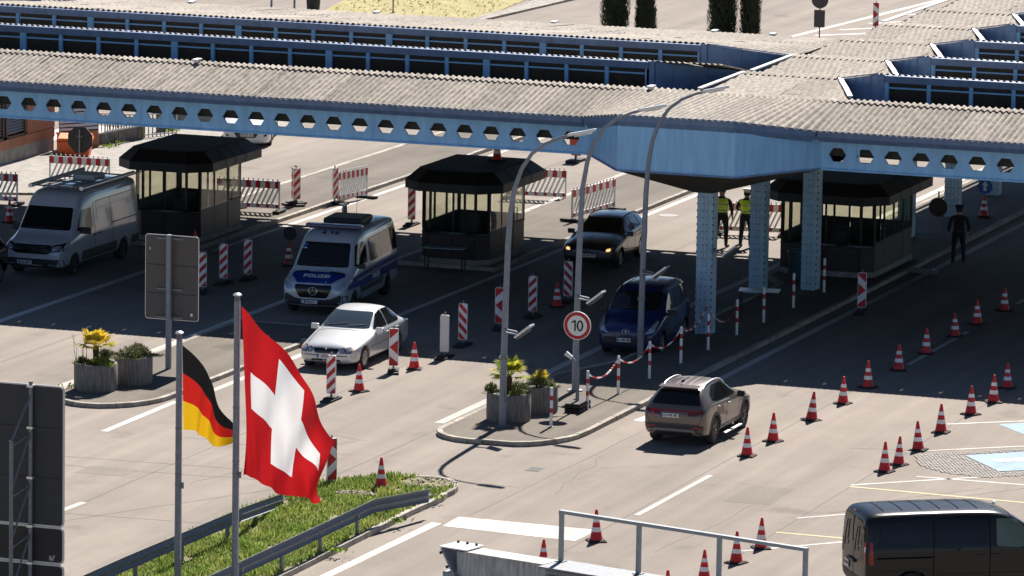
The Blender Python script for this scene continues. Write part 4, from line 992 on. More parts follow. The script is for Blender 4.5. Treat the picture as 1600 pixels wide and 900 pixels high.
def swiss(n, l, sp):
    def band(s, h): return mth(n, l, 'LESS_THAN', mth(n, l, 'ABSOLUTE', mth(n, l, 'SUBTRACT', s, .5), 0), h)
    u1, u2, v1, v2 = band(sp.outputs[0], .10), band(sp.outputs[0], .32), band(sp.outputs[1], .10), band(sp.outputs[1], .32)
    a = mth(n, l, 'MULTIPLY', u1, v2); b = mth(n, l, 'MULTIPLY', u2, v1); c = mth(n, l, 'MAXIMUM', a, b)
    mx = n.new("ShaderNodeMix"); mx.data_type = 'RGBA'; mx.inputs[6].default_value = (.46, .013, .017, 1); mx.inputs[7].default_value = (.80, .80, .80, 1); l.new(c, mx.inputs[0]); return mx.outputs[2]
def german(n, l, sp):
    r = n.new("ShaderNodeValToRGB"); r.color_ramp.interpolation = 'CONSTANT'; e = r.color_ramp.elements
    e[0].position = 0; e[0].color = (.78, .47, .012, 1); e[1].position = .34; e[1].color = (.55, .02, .014, 1); k = e.new(.67); k.color = (.012, .012, .013, 1)
    l.new(sp.outputs[1], r.inputs[0]); return r.outputs[0]
def interp(P, t):
    # P: list of (t, x, z) with Catmull-like smooth interpolation
    for a, b in zip(P, P[1:]):
        if t <= b[0]:
            k = (t-a[0])/(b[0]-a[0]); return (a[1]+(b[1]-a[1])*k, a[2]+(b[2]-a[2])*k)
    return P[-1][1:]
def smooth_pts(P, t):
    s_ = [interp(P, min(1, max(0, t+d))) for d in (-.06, -.03, 0, .03, .06)]
    if t < .06 or t > .94: return interp(P, t)
    return (sum(p[0] for p in s_)/5, sum(p[1] for p in s_)/5)
def flag(name, label, cat, loc, top, bot, depth, m, nu=70, nv=48, uvmap=lambda u, v: (u, v)):
    me = bpy.data.meshes.new(name); V = []; UV = []
    for j in range(nv+1):
        t = j/nv
        for i in range(nu+1):
            u = i/nu; a = smooth_pts(top, u); b = smooth_pts(bot, u)
            x = b[0]+(a[0]-b[0])*t; z = b[1]+(a[1]-b[1])*t; y = depth(u, t)
            V.append((x, y, z)); UV.append((u, t))
    F = [(j*(nu+1)+i, j*(nu+1)+i+1, (j+1)*(nu+1)+i+1, (j+1)*(nu+1)+i) for j in range(nv) for i in range(nu)]
    me.from_pydata(V, [], F); me.materials.append(m); ul = me.uv_layers.new(name="UVMap")
    for lp_ in me.loops: ul.data[lp_.index].uv = uvmap(*UV[lp_.vertex_index])
    me.polygons.foreach_set("use_smooth", [True]*len(F))
    return tag(link(name, me, None, None, loc), label, cat)
flag("swiss_flag", "red Swiss flag with white cross drooping from the taller pole", "flag", (-42.96, 103.34, .0),
     [(0, 0, 6.55), (.15, .30, 6.33), (.35, .82, 5.94), (.55, 1.28, 5.42), (.75, 1.66, 4.83), (.9, 1.92, 4.35), (1, 2.10, 3.86)],
     [(0, .07, 2.99), (.12, .12, 2.95), (.3, .45, 2.84), (.55, .93, 2.68), (.75, 1.32, 2.58), (.92, 1.66, 2.49), (1, 1.80, 2.55)],
     lambda u, t: -.10*sin(u*pi)+.26*u*sin(8.5*u+3.4*t+.4)+.12*(u+.1)*sin(19*u-6.5*t)+.05*sin(11*u+7*t)+.16*sin(3.6*(u+.95*t))+.035*sin(33*u+9*t)*(1-t), cloth_mat("swiss_flag_cloth", swiss), uvmap=lambda u, v: (.5+(u-.53)*.80, .5+(v-.54)*.86))
flag("german_flag", "black red and gold German flag hanging folded from the shorter pole", "flag", (-44.45, 103.71, .0),
     [(0, 0, 5.56), (.2, .32, 5.32), (.4, .60, 5.00), (.6, .82, 4.60), (.78, .98, 4.22), (.9, 1.08, 4.02), (1, 1.12, 3.92)],
     [(0, .03, 3.76), (.25, .28, 3.76), (.42, .42, 3.70), (.55, .55, 3.62), (.66, .66, 3.53), (.82, .90, 3.50), (1, 1.16, 3.56)],
     lambda u, t: .22*sin(6.0*u+.8*t)*u+.10*sin(13*u+2.2*t)*u-.12*max(0, 1-abs(u-.42)/.12)*(1-.4*t), cloth_mat("german_flag_cloth", german))

# ================================================================= CRASH BARRIERS
def crash_barrier(label, pts, posts):
    t = thing("crash_barrier", label, "crash barrier", (0, 0, 0), 0, "steel crash barriers on the grass island"); o = Vector(pts[0]); o.z = 0; t.location = o
    prof = [(0, .155), (.05, .13), (.075, .085), (.045, .03), (.01, 0), (.045, -.03), (.075, -.085), (.05, -.13), (0, -.155)]
    P = [Vector(p)-o for p in pts]; fine = []
    for a, b in zip(P, P[1:]):
        k = max(1, round((b-a).length/1.0)); fine += [a.lerp(b, i/k) for i in range(k)]
    fine.append(P[-1]); s_ = MB(); n = len(prof)
    for i, p in enumerate(fine):
        d = (fine[min(i+1, len(fine)-1)]-fine[max(i-1, 0)]); nr = Vector((d.y, -d.x, 0)).normalized()
        for q in prof: s_.v.append(tuple(p+nr*q[0]+Vector((0, 0, q[1]))))
        for q in prof: s_.v.append(tuple(p+nr*(q[0]-.012)+Vector((0, 0, q[1]))))
    for i in range(len(fine)-1):
        for j in range(n-1):
            a = i*2*n+j; s_.f += [(a, a+1, a+2*n+1, a+2*n), (a+n, a+3*n, a+3*n+1, a+n+1)]; s_.mi += [0, 0]
        for j in (0, n-1): a = i*2*n+j; s_.f.append((a, a+2*n, a+3*n, a+n)); s_.mi.append(0)
    s_.build("rail", GALVD, t, smooth=True)
    for (x, y, h) in posts:
        b = MB(); b.box((x-o.x, y-o.y, h/2), (.06, .1, h)); b.build("post", GALVD, t)
    for i, p in enumerate(fine[::2]):
        b = MB(); b.cyl(p+Vector((.01, 0, 0)), p+Vector((.045, 0, 0)), .016, n=6); b.build("bolt", GALVD, t)
    return t
crash_barrier("left crash barrier dipping to the ground at its far end", [(-46.42, 114.4, .20), (-45.75, 110.2, .66), (-45.95, 104.3, .66), (-46.05, 96, .66)], [(-46.1, 111.8, .5), (-45.9, 109.7, .7), (-45.97, 107.3, .7), (-46.02, 104.9, .7), (-46.05, 102.3, .7)])
crash_barrier("right crash barrier with bent end pointing at the lone grass cone", [(-42.95, 114.7, .52), (-43.5, 112.5, .62), (-43.48, 108.3, .66), (-43.56, 103.6, .66), (-43.62, 96, .66)], [(-43.55, 111.6, .6), (-43.56, 109.4, .66), (-43.58, 107.2, .66), (-43.6, 105.0, .66), (-43.6, 102.8, .66)])

# ================================================================= FOREGROUND GANTRY
GA = Vector((-33.05, 89.25, 0)); gdir = Vector((cos(radians(-15.5)), sin(radians(-15.5)), 0))
t = thing("gantry", "grey sign gantry with stained box beam and walkway railing at the lower edge", "gantry", GA, radians(-15.5))
GALVR = mat("grey_rail_paint", (.26, .29, .31), .5, .2, var=.1, scale=6)
STAIN = mat("stained_grey_steel", (.30, .32, .34), .55, .2, var=.45, scale=4, streak=(4, 4, .7))
b = MB(); b.box((4.9, 0, 4.72), (9.2, .42, .46)); b.build("box_beam", STAIN, t, bev=.015)
b = MB(); b.box((1.35, -.02, 4.962), (1.7, .46, .02)); b.build("beam_cover", mat("weathered_white_top", (.45, .44, .40), .7, var=.35, scale=6), t)
b = MB(); b.box((.20, 0, 2.3), (.42, .42, 4.5)); b.build("leg", GALV, t, bev=.02)
b = MB(); b.prism([(.0, -.3, 4.98), (.44, -.3, 4.26), (.48, -.3, 4.26), (.05, -.3, 4.98)], (0, .6, 0)); b.build("end_plate", GALV, t)
b = MB(); b.prism([(-.03, -.28, 4.99), (.55, -.28, 4.99), (.55, .28, 4.99), (-.03, .28, 4.99)], (0, 0, .02)); b.build("head_plate", ALU, t)
for k in range(3):
    b = MB(); b.cyl((.05+.2*k, .18, 5.0), (.05+.2*k, .18, 5.05), .028, n=6); b.build("bolt", BLK, t)
    b = MB(); b.cyl((.02+.14*k, -.32, 4.9-.24*k), (.02+.14*k, -.29, 4.9-.24*k), .028, n=6); b.build("bolt", BLK, t)
b = MB(); b.box((5.85, -.1, 4.965), (7.2, .75, .03)); b.build("walkway", GALVD, t)
for k in range(4):
    b = MB(); b.box((5.85, -.24, 4.86-.09*k), (7.2, .03, .045)); b.build("walkway_slat", GALVD, t)
RX = [2.32, 3.96, 5.63, 7.38]
for x in RX:
    b = MB(); b.box((x, .12, 5.41), (.07, .07, .86)); b.build("rail_post", GALVR, t)
    b = MB(); b.box((x, .12, 4.985), (.16, .16, .02)); b.build("foot_plate", GALVD, t)
b = MB(); b.box(((RX[0]+RX[-1])/2, .12, 5.87), (RX[-1]-RX[0]+.07, .085, .06)); b.build("handrail", GALVR, t)
# ================================================================= VEHICLES
def paint(name, col, metal=.0, rough=.32, coat=.6): return mat(name, col, rough, metal, var=.04, scale=3, coat=coat)
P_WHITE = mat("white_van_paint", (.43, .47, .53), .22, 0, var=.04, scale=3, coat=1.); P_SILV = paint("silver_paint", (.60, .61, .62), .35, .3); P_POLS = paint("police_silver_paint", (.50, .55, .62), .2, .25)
P_BLUE = paint("dark_blue_paint", (.005, .017, .085), .2); P_BRN = paint("bronze_paint", (.145, .118, .105), .5, .28); P_DARK = paint("dark_grey_brown_paint", (.05, .042, .042), .4, .3)
P_BLACK = mat("black_paint", (.009, .009, .010), .25, coat=.15, spec=.3); P_AUDI = paint("white_car_paint", (.70, .71, .72)); P_PBLUE = paint("police_blue", (.006, .03, .22), 0, .35, .3)
TYRE = mat("tyre", (.018, .018, .018), .85, var=.2, scale=20); RIM = mat("alloy_rim", (.45, .46, .47), .3, .8); RIMD = mat("dark_rim", (.05, .05, .055), .35, .6)
HEAD = mat("headlamp_glass", (.42, .46, .52), .1, .5, spec=.8); AMB = mat("amber_lens", (.7, .26, .03), .2); TAIL = mat("tail_lamp", (.30, .008, .01), .15); PLATE = mat("plate_white", (.70, .70, .69), .4); PBL = mat("plate_blue", (.01, .06, .32), .4)
CLAD = mat("dark_cladding", (.022, .022, .024), .55); CHROME = mat("chrome", (.7, .7, .7), .12, 1.); WIND = mat("windscreen_glass", (.008, .009, .011), .05, spec=.35); WINDB = mat("bluish_windscreen", (.035, .05, .065), .05, spec=.7)
SEAM = mat("door_gap", (.006, .006, .006), .95, spec=.05)
LIT = bpy.data.materials.new("lit_indicator"); LIT.use_nodes = True; LIT.node_tree.nodes["Principled BSDF"].inputs["Base Color"].default_value = (.8, .5, .2, 1)
LIT.node_tree.nodes["Principled BSDF"].inputs["Emission Color"].default_value = (1, .55, .2, 1); LIT.node_tree.nodes["Principled BSDF"].inputs["Emission Strength"].default_value = .7

def loft_body(st, wheels, wr, name="body", lvl=2):
    """st: (x, zlow, ylow, ybelt, zbelt, ytop, ztop) from nose (+x) to tail"""
    V = []; F = []; H = 9
    for (x, zl, yl, yb, zb, yt, zt) in st:
        cr = .03 if zt > 1.2 else .02
        half = [(0, zl), (yl*.88, zl), (yl, zl+.10), (yb*.995, zl+(zb-zl)*.45), (yb, zb-.06), (yb*.975, zb), (yt, zt-.07), (yt*.86, zt-.005), (0, zt+cr)]
        full = half+[(-y, z) for y, z in half[-2:0:-1]]
        V += [(x, y, z) for y, z in full]
    n = 2*H-2; m = len(st)
    for i in range(m-1):
        for k in range(n): F.append((i*n+k, i*n+(k+1) % n, (i+1)*n+(k+1) % n, (i+1)*n+k))
    for e in (0, m-1):     # caps as quad strips
        o = e*n
        for k in range(H-1):
            a, b = o+k, o+k+1; c, d = o+(n-k-1) % n, o+(n-k) % n
            if k == 0: F.append((a, b, o+n-1))
            elif k == H-2: F.append((a, b, o+n-k))
            else: F.append((a, b, o+n-k-1, o+n-k))
    me = bpy.data.meshes.new(name); me.from_pydata(V, [], F)
    bm = bmesh.new(); bm.from_mesh(me); bmesh.ops.recalc_face_normals(bm, faces=bm.faces); bm.to_mesh(me); bm.free()
    o = bpy.data.objects.new("tmp_body", me); COL.objects.link(o)
    s_ = o.modifiers.new("s", 'SUBSURF'); s_.levels = lvl; s_.render_levels = lvl
    cut = MB(); 
    for (x, y, r) in wheels:
        for sg in (-1, 1): cut.cyl((x, sg*(y-.30), r), (x, sg*(y+.4), r), r+.055, n=28)
    c = cut.build("tmp_cut", BLK); bo = o.modifiers.new("b", 'BOOLEAN'); bo.operation = 'DIFFERENCE'; bo.solver = 'EXACT'; bo.object = c
    dg = bpy.context.evaluated_depsgraph_get(); dg.update()
    res = bpy.data.meshes.new_from_object(o.evaluated_get(dg))
    bo.show_viewport = False; dg.update(); ev = o.evaluated_get(dg); solid = bpy.data.meshes.new_from_object(ev)
    bm = bmesh.new(); bm.from_mesh(solid); bvh = BVHTree.FromBMesh(bm); bm.free()
    bpy.data.objects.remove(o); bpy.data.objects.remove(c); bpy.data.meshes.remove(solid)
    res.name = name; res.polygons.foreach_set("use_smooth", [True]*len(res.polygons))
    try: res.set_sharp_from_angle(angle=radians(50))
    except Exception: pass
    return res, bvh
HL = {'l': 1.0, 'r': 1.0, 'f': 2.6, 'b': 2.4, 't': 2.0}
AX = {'l': (Vector((0, 1, 0)), lambda u, v: Vector((u, 4, v))), 'r': (Vector((0, -1, 0)), lambda u, v: Vector((u, -4, v))), 'f': (Vector((1, 0, 0)), lambda u, v: Vector((9, u, v))),
      'b': (Vector((-1, 0, 0)), lambda u, v: Vector((-9, u, v))), 't': (Vector((0, 0, 1)), lambda u, v: Vector((u, v, 6)))}
def rnd(poly, r, n=3):
    """round the corners of a 2-D polygon"""
    out = []; m = len(poly)
    for i in range(m):
        p0, p, p2 = Vector(poly[i-1]), Vector(poly[i]), Vector(poly[(i+1) % m]); a = (p0-p); b = (p2-p); k = min(r, a.length*.45, b.length*.45)
        A, B = p+a.normalized()*k, p+b.normalized()*k
        for j in range(n+1):
            t = j/n; out.append(tuple(A*(1-t)**2+p*2*t*(1-t)+B*t*t))
    return out
def decal(name, bvh, poly, ax, m, parent, off=.006, grid=.13, r=.04):
    if 'window' in name or 'windscreen' in name: off = max(off, .013); grid = min(grid, .08)
    P = rnd(poly, r) if r else poly
    # densify edges
    Q = []
    for i in range(len(P)):
        a, b = Vector(P[i]), Vector(P[(i+1) % len(P)]); k = max(1, int((b-a).length/grid)); Q += [a.lerp(b, j/k) for j in range(k)]
    n = len(Q); xs = [q.x for q in Q]; ys = [q.y for q in Q]; pts = list(Q)
    x = min(xs)+grid*.5
    while x < max(xs):
        y = min(ys)+grid*.5
        while y < max(ys):
            if in_poly(x, y, Q): pts.append(Vector((x, y)))
            y += grid
        x += grid
    vs, es, fs, *_ = delaunay_2d_cdt(pts, [], [list(range(n))], 1, 1e-5)
    d, org = AX[ax]; V = []; ok = []
    for p in vs:
        h = bvh.ray_cast(org(p.x, p.y), -d)
        if h[0] is None:
            q0 = org(p.x, p.y); q0 = Vector(tuple((c if abs(d[i]) < .5 else c/abs(c)*HL[ax]) for i, c in enumerate(q0))); h = bvh.find_nearest(q0)
            if h[0] is None or sum((h[0][i]-q0[i])**2 for i in range(3) if abs(d[i]) < .5) > .02: V.append((0, 0, 0)); ok.append(False); continue
            h = (h[0], d)
        nr = h[1] if h[1].dot(d) > 0 else -h[1]
        V.append(tuple(h[0]+nr*off)); ok.append(True)
    F = [tuple(f) for f in fs if all(ok[i] for i in f)]
    if not F: return None
    me = bpy.data.meshes.new(name); me.from_pydata(V, [], F); me.materials.append(m)
    bm = bmesh.new(); bm.from_mesh(me)
    lo = [v for v in bm.verts if not v.link_faces]; bmesh.ops.delete(bm, geom=lo, context='VERTS')
    bmesh.ops.recalc_face_normals(bm, faces=bm.faces)
    s_ = sum((f.normal.dot(d) for f in bm.faces))
    if s_ < 0: bmesh.ops.reverse_faces(bm, faces=bm.faces)
    bm.to_mesh(me); bm.free()
    me.polygons.foreach_set("use_smooth", [True]*len(me.polygons))
    return link(name, me, parent)
def strip2d(pts, w_):
    L = []; R = []
    for i, p in enumerate(pts):
        a = Vector(pts[max(i-1, 0)]); b = Vector(pts[min(i+1, len(pts)-1)]); t = (b-a).normalized(); nr = Vector((-t.y, t.x))*w_/2
        L.append(tuple(Vector(p)+nr)); R.append(tuple(Vector(p)-nr))
    return L+R[::-1]
def wheel(parent, x, y, r, w_, rim, sg, spokes=5):
    b = MB(); pr = [(r*.62, -w_/2), (r*.93, -w_/2), (r, -w_*.32), (r, w_*.32), (r*.93, w_/2), (r*.62, w_/2)]
    M = Matrix.Translation((x, y, r)) @ Matrix.Rotation(pi/2, 4, 'X')
    b.lathe(pr, n=28, caps=False); b.lathe([(r*.62, -w_*.3), (r*.62, w_*.3)], n=28); b.v = [tuple(M @ Vector(p)) for p in b.v]; o = b.build("wheel", TYRE, parent, smooth=True)
    b = MB(); z0 = sg*w_*.34
    ring = [(r*.64, z0-.02), (r*.66, z0+sg*.035), (r*.58, z0+sg*.03), (r*.56, z0-.02)]; b.lathe(ring, n=28, caps=False)
    for k in range(spokes):
        a = 2*pi*k/spokes; q = Matrix.Rotation(a, 4, 'Z')
        for wv in (-.03, .03): b.prism([q @ Vector((wv-.022, r*.06, z0)), q @ Vector((wv+.022, r*.06, z0)), q @ Vector((wv*1.6+.03, r*.6, z0)), q @ Vector((wv*1.6-.03, r*.6, z0))], q @ Vector((0, 0, sg*.025)))
    b.cyl((0, 0, z0), (0, 0, z0+sg*.04), r*.16, n=12)
    b.v = [tuple(Matrix.Translation((x, y, r)) @ Matrix.Rotation(-pi/2, 4, 'X') @ Vector(p)) for p in b.v]; b.build("rim", rim, o)
    return o
def mirrorh(parent, bvh, x, y, z, m, s_=1.):
    for sg in (-1, 1):
        h = bvh.ray_cast(Vector((x, 4*sg, z-.04)), Vector((0, -sg, 0))); y = abs(h[0].y)+.02 if h[0] is not None else y
        b = MB(); b.box((x, sg*(y+.10*s_), z), (.11*s_, .22*s_, .15*s_)); b.box((x+.02, sg*(y-.0), z-.05), (.06, .12, .04)); o = b.build("mirror", m, parent, bev=.025)
def plate_at(bvh, parent, y, z, ax, txt, w_=.52, h_=.11, eu=True):
    d, org = AX[ax]; h = bvh.ray_cast(org(y, z), -d)
    if h[0] is None: return
    x = h[0].x+(.02 if ax == 'f' else -.02); sg = 1 if ax == 'f' else -1
    b = MB(); b.box((x, y, z), (.012, w_, h_)); o = b.build("number_plate", PLATE, parent)
    if eu:
        b = MB(); b.box((x+sg*.004, y-sg*(w_/2-.025), z), (.012, .05, h_)); b.build("euro_band", PBL, o)
    R = Matrix(((0, 0, sg, 0), (sg, 0, 0, 0), (0, 1, 0, 0), (0, 0, 0, 1)))
    text_obj(txt, .095, BLKG, o, Matrix.Translation((x+sg*.008, y+sg*(.02 if eu else 0), z)) @ R, "characters", .002, .86)
def build_vehicle(name, label, cat, loc, heading, spec):
    rz = heading; t = thing(name, label, cat, loc, rz); S = spec; t.scale = (VS, VS, VS)
    wl = [(S['fa'], S['w']/2, S['r']), (S['ra'], S['w']/2, S['r'])]
    me, bvh = loft_body(S['st'], wl, S['r']); me.materials.clear(); me.materials.append(S['paint']); body = link("body", me, t)
    for x, hw, r in wl:
        for sg in (-1, 1): wheel(t, x, sg*(hw-S.get('wi', .14)), r, S.get('ww', .21), S.get('rim', RIM), sg, S.get('spokes', 5))
    b = MB(); b.box(((S['fa']+S['ra'])/2, 0, S['r']*.9), (S['fa']-S['ra']-.9, S['w']*.7, .2)); b.build("underbody", BLK, t)
    for nm, poly, ax, m, *k in S['decals']:
        kw = k[0] if k else {}
        par = t
        for sgn in ((1, -1) if (ax in 'lr' and kw.get('both', True)) or kw.get('pair') else (1,)):
            if ax in 'lr':
                decal(nm, bvh, poly, 'l' if sgn > 0 else 'r', m, par, kw.get('off', .006), kw.get('grid', .13), kw.get('r', .04))
            else:
                decal(nm, bvh, [(p[0]*sgn, p[1]) for p in poly] if ax in 'fb' else [(p[0], p[1]*sgn) for p in poly], ax, m, par, kw.get('off', .006), kw.get('grid', .13), kw.get('r', .04))
    if 'mirror' in S: mirrorh(t, bvh, *S['mirror'])
    for x, z in S.get('handles', ()):
        for sg in (-1, 1):
            h = bvh.ray_cast(Vector((x, 4*sg, z)), Vector((0, -sg, 0)))
            if h[0] is not None:
                b = MB(); b.box((x, h[0].y+sg*.014, z), (.19, .03, .035)); b.build("door_handle", S.get('hm', S['paint']), t, bev=.008)
    for pl in S.get('plates', ()): plate_at(bvh, t, *pl)
    if 'rails' in S:
        x0, x1, y, z = S['rails']
        for sg in (-1, 1):
            P = []
            for k in range(9):
                x = x0+(x1-x0)*k/8; h = bvh.ray_cast(Vector((x, sg*y*.93, 4)), Vector((0, 0, -1))); P.append((x, sg*y*.93, h[0].z+(.045 if 0 < k < 8 else -.01)))
            b = MB(); b.tube(P, .020, 8); b.build("roof_rail", S.get('railm', ALU), t, smooth=True)
    if 'arch' in S:
        for x, hw, r in wl:
            for sg in (-1, 1):
                N = 14; V = []; 
                for i in range(N+1):
                    a = pi*(-.06+1.12*i/N)
                    for rr in (r+.05, r+.125):
                        px, pz = x+rr*cos(a), r+rr*sin(a); h = bvh.ray_cast(Vector((px, 4*sg, max(pz, .3))), Vector((0, -sg, 0)))
                        yy = h[0].y if h[0] is not None else sg*hw
                        V.append((px, yy+sg*.012, pz))
                q = MB(); q.add(V, [(2*i, 2*i+1, 2*i+3, 2*i+2) for i in range(N)]); q.build("arch_trim", S['arch'], t, smooth=True)
    return t, bvh
def wip(parent, bvh, pts):
    for (y0, z0, y1, z1) in pts:
        P = []
        for k in range(5):
            y = y0+(y1-y0)*k/4; z = z0+(z1-z0)*k/4; h = bvh.ray_cast(Vector((9, y, z)), Vector((-1, 0, 0)))
            if h[0] is not None: P.append(h[0]+h[1]*.02)
        if len(P) > 1: b = MB(); b.tube(P, .012, 5); b.build("wiper", BLK, parent)
HN = -pi/2; VS = .935
# ---- silver sedan
sedan = dict(paint=P_SILV, w=1.82, fa=1.57, ra=-1.28, r=.32, rim=RIM, spokes=7, mirror=(.62, .88, .98, P_SILV), handles=((-.25, .82), (-1.05, .84)),
    st=[(2.41, .34, .55, .60, .52, .45, .56), (2.37, .24, .74, .76, .60, .60, .68), (2.15, .20, .84, .86, .68, .68, .80), (1.57, .19, .88, .895, .76, .70, .90), (1.0, .19, .89, .91, .86, .72, .97), (.82, .19, .89, .91, .92, .73, 1.02),
        (.22, .19, .90, .915, .94, .66, 1.40), (-.30, .19, .90, .915, .95, .65, 1.50), (-1.0, .19, .90, .915, .96, .64, 1.475), (-1.62, .19, .90, .91, .965, .66, 1.16), (-1.84, .19, .90, .905, .95, .70, 1.03), (-2.15, .22, .87, .885, .92, .72, .98), (-2.36, .30, .78, .80, .86, .64, .91), (-2.41, .40, .6, .62, .74, .5, .80)],
    decals=[("windscreen", [(-.70, 1.03), (.70, 1.03), (.59, 1.40), (-.59, 1.40)], 'f', WINDB), ("rear_window", [(-.60, 1.06), (.60, 1.06), (.5, 1.34), (-.5, 1.34)], 'b', WINDB),
        ("side_window", [(.66, 1.0), (.12, 1.34), (-.26, 1.42), (-.28, 1.0)], 'l', WIND), ("side_window", [(-.36, 1.0), (-.34, 1.42), (-.92, 1.40), (-1.42, 1.10), (-1.25, 1.0)], 'l', WIND),
        ("grille", [(-.33, .52), (.33, .52), (.39, .66), (-.39, .66)], 'f', BLKG, dict(grid=.06)), ("lower_grille", [(-.45, .26), (.45, .26), (.42, .36), (-.42, .36)], 'f', BLK), ("bumper_strip", [(-.74, .45), (.74, .45), (.74, .475), (-.74, .475)], 'f', CLAD, dict(r=0)),
        ("headlight_ring", [(.58, .54), (.73, .54), (.76, .65), (.69, .725), (.585, .71), (.55, .62)], 'f', CLAD, dict(pair=1, grid=.04)), ("headlight_ring", [(.415, .545), (.54, .54), (.57, .62), (.53, .69), (.44, .69), (.40, .62)], 'f', CLAD, dict(pair=1, grid=.04)), ("headlight", [(.60, .56), (.71, .56), (.73, .64), (.68, .70), (.60, .69), (.57, .62)], 'f', HEAD, dict(pair=1, grid=.04, off=.012)), ("headlight", [(.43, .565), (.53, .56), (.55, .62), (.52, .67), (.45, .67), (.42, .62)], 'f', HEAD, dict(pair=1, grid=.04, off=.012)),
        ("indicator", [(.70, .62), (.76, .60), (.77, .69), (.72, .71)], 'f', AMB, dict(pair=1, grid=.03, r=.02)),
        ("door_gap", strip2d([(.72, .96), (.62, .7), (.62, .3)], .014), 'l', SEAM, dict(r=0)), ("door_gap", strip2d([(-.33, 1.0), (-.36, .6), (-.36, .3)], .014), 'l', SEAM, dict(r=0)), ("door_gap", strip2d([(-1.2, 1.0), (-1.12, .75), (-.95, .55)], .014), 'l', SEAM, dict(r=0)),
        ("side_strip", [(1.15, .57), (-.92, .59), (-.92, .605), (1.15, .585)], 'l', CLAD, dict(r=0)), ("bonnet_gap", strip2d([(2.1, .62), (1.5, .72), (.95, .76)], .014), 't', SEAM, dict(r=0, pair=1)), ("bonnet_gap", strip2d([(1.0, -.74), (.98, 0), (1.0, .74)], .03), 't', BLK, dict(r=0)), ("tail_light", [(-2.2, .66), (-2.34, .66), (-2.34, .86), (-2.1, .88)], 'l', TAIL)],
    plates=[(0, .44, 'f', "LÖ 5240")])
sed, bv = build_vehicle("sedan", "silver four-door sedan leaving the shade with amber indicator", "car", (-52.45, 134.05, 0), HN+.03, sedan)
wip(sed, bv, [(-.5, 1.06, .05, 1.12), (.1, 1.06, .55, 1.1)])
b = MB(); b.cyl((2.385, 0, .665), (2.40, 0, .665), .03, n=12); b.build("emblem", CHROME, sed)
